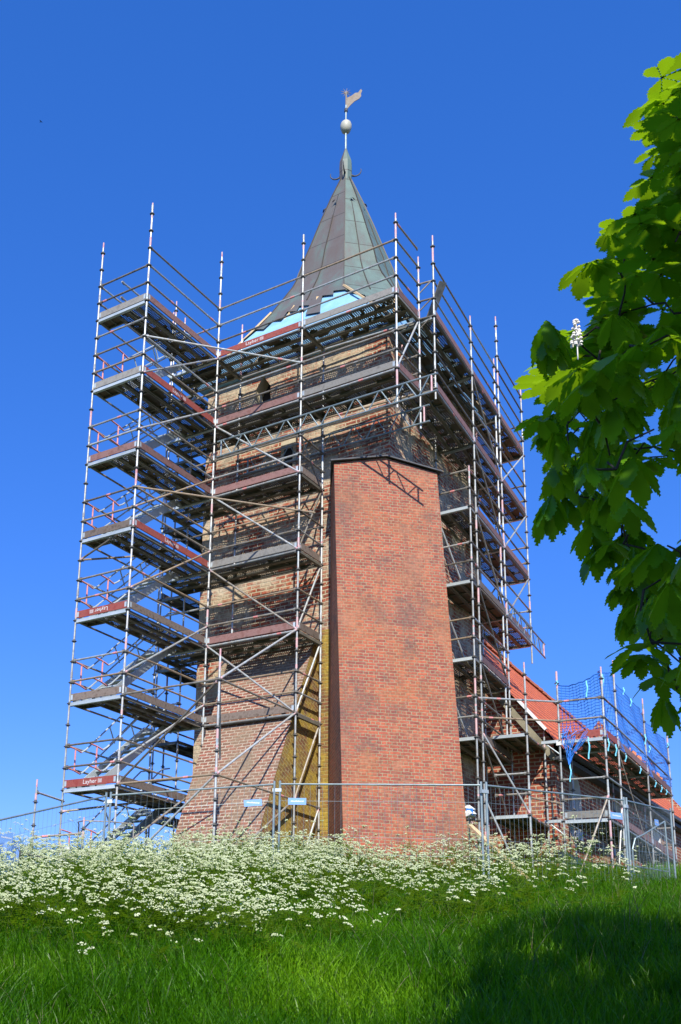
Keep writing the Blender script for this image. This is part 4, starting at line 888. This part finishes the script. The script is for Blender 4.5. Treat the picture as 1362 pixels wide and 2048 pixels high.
tag(npmesh('seeding_grass', V, F, [M['drygrass']]), 'pale seeding grass stalks standing above the green grass', 'grass', kind='stuff')
# cow parsley: stems, ferny leaves and compound white umbels
def plants():
    V = []; F = []; FM = []; r = random.Random(21)
    def tri(a, b_, c, m_): n = len(V); V.extend((a, b_, c)); F.append((n, n+1, n+2)); FM.append(m_)
    cnt = 0
    while cnt < 2500:
        s = math.sqrt(r.uniform(8.2**2, 23.5**2)); t = r.uniform(-1, 1)*(s*.42+2)
        x = CAM.x+DH.x*s+DR.x*t; y = CAM.y+DH.y*s+DR.y*t; tn = t/s
        # the patch thins out to the right and towards the viewer
        near = 9.3+max(0, (tn+.42))*7.5+1.0*math.sin(t*1.3)+.8*math.sin(t*3.1+s*2.2)
        dens = 1.0 if s > near+2.6 else max(0, (s-near)/2.6)**1.4
        if tn > -.02: dens *= max(.0, 1-(tn+.02)/.27)**1.2
        if s < 12 and math.sin(x*1.1)*math.sin(y*1.3) < -.55: dens = 0
        if r.random() > dens: 
            if r.random() > .001: continue
        if x > WX0-.2 and y > 1.0 and x < WX1+.2: continue
        dr = .5+.5*math.sin(x*.8+1.7*math.sin(y*.6))*math.cos(y*.75+x*.3)
        if r.random() > .22+.95*dr: continue
        cnt += 1; z = gz(x, y); H = r.uniform(.45, .85)*(.72+.5*dr)+(r.random() < .10)*r.uniform(.1,.38); lx, ly = r.uniform(-.15,.15), r.uniform(-.15,.15)
        tp_ = Vector((x+lx, y+ly, z+H)); w_ = .006
        tri((x-w_,y,z),(x+w_,y,z),tuple(tp_),0); tri((x,y-w_,z),(x,y+w_,z),tuple(tp_),0)
        heads = [tp_]
        for k in range(r.randint(3, 6)):
            f = r.uniform(.45,.85); bp = Vector((x+lx*f, y+ly*f, z+H*f)); a = r.uniform(0, 6.28); l = r.uniform(.10,.30); e = bp+Vector((math.cos(a)*l, math.sin(a)*l, r.uniform(.10,.32)))
            tri(tuple(bp+Vector((.004,0,0))), tuple(bp-Vector((.004,0,0))), tuple(e), 0); heads.append(e)
        for hd in heads:
            if r.random() < .33: continue
            Rr = r.choice([.025,.035,.05,.065,.08]); tl = Vector((r.uniform(-.15,.55), r.uniform(-.6,.15), 1)).normalized()
            for q in range(r.randint(7, 12)):
                a = r.uniform(0, 6.28); rr_ = Rr*math.sqrt(r.random()); c = hd+Vector((math.cos(a)*rr_, math.sin(a)*rr_, 0)); c.z -= (c-hd).dot(tl)*1.0+rr_*rr_*6-.01
                tri(tuple(hd-Vector((0,0,.035))), tuple(hd-Vector((.003,0,.035))), tuple(c), 0)
                ru = r.uniform(.009,.016); n = len(V); V.append((c.x,c.y,c.z+.008)); 
                for g_ in range(5): ga_ = 6.283*g_/5+a; V.append((c.x+math.cos(ga_)*ru, c.y+math.sin(ga_)*ru, c.z-.008))
                for g_ in range(5): F.append((n, n+1+g_, n+1+(g_+1)%5)); FM.append(1)
        for k in range(r.randint(7, 12)):   # ferny leaf fronds
            f = r.uniform(.05,.7); a = r.uniform(0, 6.28); bp = Vector((x+lx*f, y+ly*f, z+H*f)); L_ = r.uniform(.12,.28); d = Vector((math.cos(a), math.sin(a), r.uniform(-.1,.6))).normalized(); sd_ = Vector((-math.sin(a), math.cos(a), r.uniform(-.3,.3)))
            for q in range(5):
                c = bp+d*(L_*(q+1)/5.2); wl = L_*.34*(1-q/6.0)
                for sg in (-1, 1): tri(tuple(c-d*.012), tuple(c+d*.014), tuple(c+sd_*(sg*wl)+d*(wl*.4)), 0)
    return npmesh('cow_parsley', V, F, [M['herb'], M['umbel']], FM)
tag(plants(), 'dense drift of white flowering cow parsley on the bank below the tower', 'wildflowers', kind='stuff')
# a few buttercups
def cups():
    V = []; F = []; FM = []; r = random.Random(5)
    for k in range(46):
        if k < 6: s, t = r.uniform(9.3,10.2), r.uniform(-1.0,-.2)
        else: s, t = r.uniform(19,25), r.uniform(5.2,9)
        x = CAM.x+DH.x*s+DR.x*t; y = CAM.y+DH.y*s+DR.y*t; z = gz(x,y)+r.uniform(.38,.55); n = len(V); V.append((x,y,z-.008))
        for g_ in range(6): a = g_*1.047; V.append((x+math.cos(a)*.016, y+math.sin(a)*.016, z+.004))
        for g_ in range(6): F.append((n, n+1+g_, n+1+(g_+1)%6)); FM.append(0)
        m_ = len(V); V.extend([(x-.003,y,z-.5),(x+.003,y,z-.5),(x,y,z-.008)]); F.append((m_,m_+1,m_+2)); FM.append(1)
    return npmesh('buttercups', V, F, [M['buttercup'], M['grass']], FM)
tag(cups(), 'scattered yellow buttercups in the grass', 'wildflowers', kind='stuff')

# ------------------------------------------------------------------ horse chestnut
M['leaf'] = leafmat('chestnut_leaf', (.040,.14,.003), (.15,.33,.008), (.42,.70,.01), 1.2, .36, rough=.40, fine=5, amp=(.55,1.35))
M['vein'] = M['leaf']
M['blossom'] = varied('chestnut_blossom', [(.75,.70,.60),(.85,.80,.74)], 20, .7)
LP=[(8.99,-14.79,2.98),(9.01,-14.79,2.96),(9.03,-15.29,2.55),(8.90,-14.52,3.12),(9.09,-15.68,2.08),(9.17,-16.09,1.74),(8.81,-14.50,2.86),(8.84,-14.72,2.74),(9.09,-15.90,1.75),(9.06,-15.75,1.72),(8.85,-14.58,2.66),(8.95,-15.17,2.15),(8.67,-14.49,2.44),(8.74,-14.56,2.40),(8.97,-15.85,1.44),(8.81,-15.63,1.49),(8.66,-14.97,2.01),(8.62,-14.72,2.18),(8.69,-15.33,1.57),(8.47,-14.47,2.26),(8.57,-14.69,2.08),(8.74,-15.53,1.31),(8.83,-16.10,0.95),(8.82,-15.83,1.08),(8.46,-14.53,1.86),(8.60,-15.27,1.34),(8.49,-14.88,1.61),(8.78,-16.13,0.65),(8.60,-15.61,1.03),(8.64,-15.60,1.00),(8.54,-15.68,0.91),(8.64,-16.09,0.66),(8.22,-14.49,1.69),(8.05,-14.56,1.56),(8.47,-15.84,0.73),(8.38,-15.46,0.98),(8.13,-14.67,1.39),(8.20,-14.80,1.29),(8.16,-14.60,1.36),(8.55,-16.06,0.38),(8.13,-14.80,1.15),(8.07,-14.53,1.26),(8.38,-15.46,0.58),(8.35,-15.42,0.62),(8.51,-16.00,0.29),(8.16,-14.58,0.86),(8.44,-15.66,0.33),(8.20,-14.90,0.68),(8.17,-14.90,0.57),(8.25,-15.11,0.46),(8.21,-15.04,0.53),(8.24,-14.91,0.42),(8.14,-14.61,0.58),(8.63,-16.22,-0.21),(8.44,-15.04,0.20),(8.48,-15.07,0.15),(8.46,-15.09,0.16),(8.66,-15.58,-0.23),(8.51,-14.99,0.01),(8.60,-15.28,-0.09),(8.45,-14.73,-0.06),(8.54,-14.98,-0.15),(8.77,-15.88,-0.52),(8.59,-15.01,-0.30),(8.55,-14.82,-0.24),(8.87,-16.13,-0.70),(8.61,-15.04,-0.43),(8.63,-15.07,-0.43),(8.79,-15.78,-0.68),(8.76,-15.62,-0.76),(8.88,-16.11,-0.94),(8.65,-15.10,-0.62),(8.68,-14.55,-0.57),(8.91,-15.65,-0.93),(8.69,-14.68,-0.63),(8.72,-15.08,-0.84),(8.85,-15.56,-1.01),(8.69,-14.71,-0.76),(9.04,-16.14,-0.68),(8.97,-13.81,1.02),(9.33,-16.49,-0.33),(9.35,-16.09,1.41),(9.16,-15.30,0.18),(9.34,-15.42,1.47),(9.24,-15.77,-1.01),(9.04,-15.64,-1.00),(8.92,-15.21,-0.89),(9.23,-15.68,1.72),(8.91,-15.05,-0.18),(9.50,-15.78,1.00),(9.36,-15.66,1.15),(8.86,-14.86,0.53),(9.12,-15.67,-0.33),(8.58,-15.13,0.77),(8.98,-14.88,1.03),(9.04,-13.94,3.50),(8.54,-14.43,-0.28),(8.97,-14.76,1.24),(9.22,-15.40,0.61),(8.64,-14.26,-0.10),(9.47,-15.25,2.13),(9.37,-16.08,0.82),(8.91,-15.63,0.61),(9.42,-16.29,1.09),(9.40,-14.61,1.96),(9.21,-13.69,3.66),(9.20,-15.89,-0.30),(9.41,-16.10,-0.28),(9.08,-14.80,1.72),(9.21,-16.39,0.31),(9.23,-16.35,1.28),(9.27,-16.12,-0.05),(8.95,-15.17,1.01),(9.04,-14.75,2.78),(9.20,-14.76,0.86),(8.76,-14.46,2.19),(8.66,-15.57,0.59),(8.93,-14.70,0.11),(9.22,-16.16,1.51),(9.11,-15.17,0.37),(8.58,-14.57,1.93),(9.29,-14.57,2.80),(9.24,-14.63,2.05),(9.04,-15.54,-0.50),(9.19,-15.53,1.43),(9.09,-14.70,1.40),(9.06,-15.07,-0.29),(9.05,-15.42,0.28),(9.28,-16.39,1.26),(9.26,-16.50,-1.04),(9.31,-15.28,0.68),(8.74,-16.16,0.43),(9.33,-16.06,0.57),(8.97,-15.74,1.31),(8.59,-14.00,2.69),(9.30,-14.59,1.45),(8.98,-14.65,1.12),(9.28,-16.04,0.87),(9.21,-16.29,1.03),(9.27,-15.62,0.76),(8.91,-14.53,1.23),(9.05,-13.87,2.92),(9.37,-16.47,-0.43),(9.36,-16.36,1.36),(9.28,-15.51,0.32),(9.32,-15.11,2.21),(9.21,-16.34,0.86),(9.17,-16.38,0.82),(9.21,-15.07,2.52),(8.73,-15.72,0.89),(9.29,-14.81,2.39),(8.68,-15.08,-0.39),(8.65,-14.84,1.07),(9.10,-15.26,-0.11),(8.85,-15.70,-0.53),(9.36,-15.61,1.84),(9.25,-16.27,1.26),(8.95,-16.39,0.35),(8.80,-15.78,-0.16),(9.00,-15.66,0.93),(9.03,-14.69,0.03),(8.68,-14.29,0.23),(9.21,-14.53,0.41),(9.38,-16.12,0.85),(9.05,-14.62,2.83),(9.14,-14.95,1.63),(9.17,-15.51,2.25),(9.28,-15.85,-0.76),(9.03,-16.51,0.26),(9.44,-16.21,-0.17),(9.00,-15.28,0.58),(8.73,-14.00,-0.37),(8.59,-14.45,1.40),(8.71,-14.29,-0.56),(9.41,-16.39,0.22),(9.16,-15.41,0.31),(8.92,-14.97,1.99),(8.89,-15.57,1.08),(9.37,-14.09,2.24),(8.27,-14.34,0.89),(8.83,-16.31,0.25),(8.89,-14.30,0.34),(9.15,-14.76,1.59),(8.65,-15.17,-0.23),(8.82,-15.69,0.24),(9.20,-15.17,2.50),(9.03,-14.23,0.39),(8.98,-15.03,-0.65),(8.85,-14.65,-0.08),(8.73,-16.37,0.15),(9.04,-14.51,1.65),(9.09,-14.50,1.84),(9.08,-13.82,3.39),(8.94,-14.46,-0.39),(8.59,-14.08,0.95),(9.36,-15.38,1.44),(9.09,-14.68,3.05),(9.21,-15.42,-0.73),(9.10,-14.50,2.70),(9.21,-15.65,0.85),(9.37,-16.02,0.92),(8.86,-16.41,-0.23),(9.31,-14.44,0.76),(8.69,-14.03,1.78),(8.85,-13.83,2.37),(8.98,-14.96,2.09),(8.48,-14.97,0.61),(9.18,-16.34,-0.33),(9.49,-15.58,0.43),(9.22,-15.86,-0.73),(9.32,-16.21,-0.45),(9.15,-16.09,1.21),(8.89,-14.48,0.67),(9.07,-13.92,0.06),(9.13,-16.24,-1.11),(9.18,-15.22,2.32),(8.58,-15.50,0.07),(8.37,-14.99,0.86),(8.71,-13.86,2.07),(9.00,-16.22,-0.55),(8.82,-13.97,1.50),(8.84,-14.60,1.56),(8.89,-15.62,-0.40),(8.76,-15.40,-0.49),(8.97,-15.79,1.34),(9.33,-14.96,2.30),(9.13,-15.52,0.91),(9.10,-15.51,-0.47),(9.26,-15.42,2.31),(8.23,-13.94,1.53),(8.64,-15.84,0.71),(8.94,-15.45,-0.86),(8.73,-14.03,0.24),(8.73,-16.56,-0.30),(8.94,-14.21,0.17),(9.00,-14.40,-0.44),(9.07,-15.34,-0.66),(9.01,-15.35,-0.90),(8.82,-14.69,1.99),(9.32,-16.29,1.23),(9.52,-15.91,0.56),(9.58,-14.78,2.64),(9.16,-13.87,3.00),(9.29,-15.74,1.98),(9.20,-16.08,-0.53),(9.45,-16.22,0.01),(9.18,-15.47,1.94),(9.31,-15.82,0.39),(8.71,-14.53,0.88),(9.42,-16.46,1.03),(8.83,-14.85,-0.05),(9.14,-16.42,-0.74),(8.75,-15.76,0.92),(9.23,-15.46,0.69),(8.98,-13.86,1.28),(8.64,-13.97,-0.54),(9.26,-15.01,2.38),(9.14,-14.96,1.22),(8.85,-15.17,-0.37),(9.02,-16.38,-0.07),(8.85,-13.83,3.43),(9.09,-14.43,2.07),(9.39,-15.39,1.33),(8.35,-14.19,0.89),(9.25,-16.12,0.37),(9.41,-16.45,1.29),(9.25,-14.04,3.28),(9.00,-14.50,3.07),(8.27,-14.00,1.07),(9.39,-16.22,1.29),(9.10,-14.00,3.27),(8.79,-14.19,0.40),(9.16,-15.67,1.76),(9.10,-13.98,3.62),(8.72,-15.87,0.60),(9.07,-15.33,2.19),(8.79,-16.21,-0.09),(8.75,-14.97,0.96),(8.83,-15.18,-0.64),(9.18,-14.64,0.81),(9.22,-15.68,0.68),(8.95,-14.03,3.12),(8.91,-13.85,2.51),(9.28,-16.21,1.33),(9.40,-16.34,-0.35),(8.90,-14.51,-0.66),(9.15,-16.25,0.89),(9.02,-14.08,3.27),(8.90,-13.89,3.48),(9.31,-16.20,-0.70),(8.48,-15.06,1.30),(8.81,-13.93,2.38),(9.02,-15.02,2.38),(9.40,-15.25,2.10),(9.31,-15.29,1.40),(9.32,-15.42,1.54),(8.97,-14.25,0.67),(8.04,-14.09,1.46),(9.14,-14.90,0.96),(9.14,-15.80,0.38),(9.10,-16.15,0.30),(9.36,-16.20,1.02)]
tree = thing('chestnut_tree', (11.9,-15.6,gz(11.9,-15.6)), 'horse chestnut tree reaching in from the right with large hand-shaped leaves', 'tree')
tb = Vector((11.9,-15.6,gz(11.9,-15.6)-.2)); r = random.Random(9); cl = [Vector(p) for p in LP]
extra = []; far = []
for k in range(130):
    a = r.uniform(0, 6.28); el_ = r.uniform(-.4,.5); R1 = 3.6*(.55+.45*r.random()**.5); p = Vector((12.0,-15.4,.9))+Vector((math.cos(a)*math.cos(el_)*R1, math.sin(a)*math.cos(el_)*R1, math.sin(el_)*R1*1.0))
    d = p-CAM; dep = d.dot(Fv); px = 330.7+2222.5*d.dot(Rv)/max(dep,.1)
    if dep > .3 and px < 1390: continue
    if d.length < 2.5: continue
    extra.append(p)
for k in range(2700):
    a = r.uniform(0, 6.28); el_ = r.uniform(-1.4,1.45); R1 = r.random()**.5; q3 = r.random() < .2
    c3_, r3_, rz_ = (Vector((11.6,-17.9,2.6)), 2.0, 1.6) if q3 else (Vector((13.25,-15.7,6.0)), 3.4, 3.5)
    p = c3_+Vector((math.cos(a)*math.cos(el_)*r3_*R1, math.sin(a)*math.cos(el_)*r3_*R1, math.sin(el_)*rz_*R1)); d = p-CAM; dep = d.dot(Fv); px = 330.7+2222.5*d.dot(Rv)/max(dep,.1); py = 1374.8+2222.5*d.dot(Dv)/max(dep,.1)
    if dep > .1 and px < 1420 and py > -80: continue
    far.append(p)
allc = cl+extra+far
b = MB(); tp2 = tb+Vector((-.1,.1,4.2)); b.tube(tb-Vector((0,0,.2)), tb+Vector((0,.0,.35)), .42, 0, 16, .27, cap=False); b.tube(tb+Vector((0,0,.35)), tb+Vector((0,.05,1.8)), .27, 0, 16, .20, cap=False); b.tube(tb+Vector((0,.05,1.8)), tp2, .20, 0, 14, .13); b.tube(tp2, tp2+Vector((.5,0,7.2)), .13, 0, 10, .03); b.build('trunk', M['bark'], tree, smooth=True)
# limbs: greedy joining of every leaf cluster to a nearer point of the growing skeleton
hubs = [tb+Vector((0,.05,h)) for h in (2.2,3.0,3.8,4.6,5.6,7.5,9.5)]
cen = []
for k in range(22):
    c = r.choice(extra[:150]+far[:200]); cen.append(c)
for c in cen:
    b = MB(); h_ = min(hubs, key=lambda q: (q-c).length+abs(q.z-c.z+.6)*.5); n_ = 5; pts = [h_.lerp(c, k/n_)+Vector((0,0,.32*math.sin(math.pi*k/n_)))+(Vector((r.uniform(-.09,.09),r.uniform(-.09,.09),r.uniform(-.06,.06))) if 0 < k < n_ else Vector()) for k in range(n_+1)]
    for k in range(n_): r0_ = .034*(1-k/n_)**1.5+.006; b.tube(pts[k], pts[k+1], r0_, 0, 7, .034*(1-(k+1)/n_)**1.5+.006, cap=False)
    b.build('limb', M['bark'], tree, smooth=True)
# twigs: every leaf cluster hangs on its nearest neighbour of the growing branchwork
PA = np.array([tuple(p) for p in cl+extra]+[tuple(c) for c in cen]); nP = len(PA); ins = np.zeros(nP, bool); ins[-len(cen):] = True
D2 = np.full(nP, 1e9); near_ = np.zeros(nP, int)
for i in np.where(ins)[0]: dd = ((PA-PA[i])**2).sum(1); w2 = dd < D2; D2[w2] = dd[w2]; near_[w2] = i
b = MB()
for _ in range(nP-len(cen)):
    D3 = np.where(ins, 1e9, D2); i = int(D3.argmin()); p = Vector(PA[near_[i]]); q = Vector(PA[i]); ins[i] = True
    if (p-q).length < 1.0: mm_ = p.lerp(q, .5)+Vector((r.uniform(-.03,.03), r.uniform(-.03,.03), .03)); b.tube(p, mm_, .0065, 0, 5, .005, cap=False); b.tube(mm_, q, .005, 0, 5, .004, cap=False)
    dd = ((PA-PA[i])**2).sum(1); w2 = dd < D2; D2[w2] = dd[w2]; near_[w2] = i
tag(b.build('twigs', M['bark'], tree), kind='stuff')
prof = [(0,.0),(.12,.035),(.25,.09),(.40,.165),(.55,.225),(.68,.245),(.80,.20),(.90,.11),(.96,.04),(1.0,.0)]
def crown(pts, seed, simple=False):
    r = random.Random(seed); V = []; F = []; prof_ = [(0,.0),(.4,.165),(.68,.245),(1.0,.0)] if simple else prof
    for p in pts:
        for rep in range(1 if simple or (p.z < 0 and r.random() < .6) else 2):
            hub = p+Vector((r.uniform(-.12,.12), r.uniform(-.12,.12), r.uniform(-.10,.10))); a0 = r.uniform(0, 6.28); tilt = r.uniform(-.1,.9); nl = r.choice([5,5,7,6]); sz = r.uniform(.11,.21)*(1.12 if simple else 1)*(1.5 if simple else 1); droop = r.uniform(.05,.7) if p.z > .7 else r.uniform(.6,2.4)
            ax = Vector((math.cos(a0), math.sin(a0), 0))
            for k in range(nl):
                fa = a0+(k-(nl-1)/2)*(5.0/nl); ls = sz*(1-.10*abs(k-(nl-1)/2)); d = Vector((math.cos(fa), math.sin(fa), -droop*.8+.25*math.cos(fa-a0)+r.uniform(-.12,.12))).normalized(); sd_ = d.cross(Vector((0,0,1))).normalized(); up = sd_.cross(d).normalized()
                n = len(V); rows = []
                for i, (f, w_) in enumerate(prof_):
                    c = hub+d*(f*ls)+Vector((0,0,-droop*.28*ls*f*f)); ww = w_*ls*1.0; ser = .92 if i % 2 else 1.06; lift = up*(ww*.13)
                    V.extend([tuple(c-sd_*(ww*ser)+lift), tuple(c), tuple(c+sd_*(ww*ser)+lift)])
                for i in range(len(prof_)-1):
                    q = n+i*3
                    if simple: F.extend([(q,q+1,q+4),(q,q+4,q+3),(q+1,q+2,q+5),(q+1,q+5,q+4)]); continue
                    # serrated margin: an extra tooth vertex out between every two stations
                    for s0_, s1_, sg in ((0,1,-1),(2,1,1)):
                        A_, B_ = q+s0_, q+3+s0_; tv = len(V); va_, vb_ = Vector(V[A_]), Vector(V[B_]); ft = (va_.lerp(vb_, .75)+sd_*(sg*.010)+d*.004); V.append(tuple(ft))
                        if sg < 0: F.append((q+1, A_, tv)); F.append((q+1, tv, B_)); F.append((q+1, B_, q+4))
                        else: F.append((q+1, tv, A_)); F.append((q+1, B_, tv)); F.append((q+1, q+4, B_))
    return V, F
V, F = crown(cl+extra, 3); V2, F2 = crown(far, 4, True); V = np.concatenate([np.array(V), np.array(V2)])-np.array(tuple(tree.location)); F = np.concatenate([np.array(F), np.array(F2)+len(V)-len(V2)]); o = npmesh('crown', V, F, [M['leaf']]); o.parent = tree
# one white candle of blossom
fx = CAM+(Vector((8.43,-15.36,1.17))-CAM)*.80; b = MB()
b.tube(fx+Vector((0,0,-.12)), fx+Vector((0,0,.08)), .003, 0, 5)
for k in range(46): a = r.uniform(0,6.28); h = r.uniform(-.06,.08); rr_ = .022*(1-(h+.06)/.18)+.004; c = fx+Vector((math.cos(a)*rr_, math.sin(a)*rr_, h)); b.lathe(tuple(c), [(0,-.007),(.008,-.002),(.005,.006),(0,.008)], 5)
b.build('blossom_candle', M['blossom'], tree)
# two far-off birds
def bird(x, y, z, lab):
    b = MB(); c = Vector((x,y,z)); b.lathe((x,y,z), [(0,-.05),(.05,-.02),(.055,.02),(0,.05)], 8); b.tube(c+Vector((-.16,0,.01)), c+Vector((.14,0,0)), .045, 0, 7, .02)
    for sg in (-1, 1): b.quad([c+Vector((-.06,0,.02)), c+Vector((.07,0,.02)), c+Vector((.05,sg*.22,.10)), c+Vector((.0,sg*.30,.07))]); b.quad([c+Vector((-.06,0,.01)), c+Vector((.0,sg*.30,.06)), c+Vector((.05,sg*.22,.09)), c+Vector((.07,0,.01))])
    b.quad([c+Vector((-.14,-.02,.01)), c+Vector((-.14,.02,.01)), c+Vector((-.24,.05,.0)), c+Vector((-.24,-.05,.0))]); b.v = [tuple(c+(Vector(q)-c)*.45) for q in b.v]; tag(b.build('bird', M['black']), lab, 'bird')
bird(-34.1,19.6,51.7, 'tiny dark bird flying high in the sky at the upper left'); bird(-9.0,35.8,23.1, 'tiny dark bird in the sky between the scaffold and the chestnut leaves')
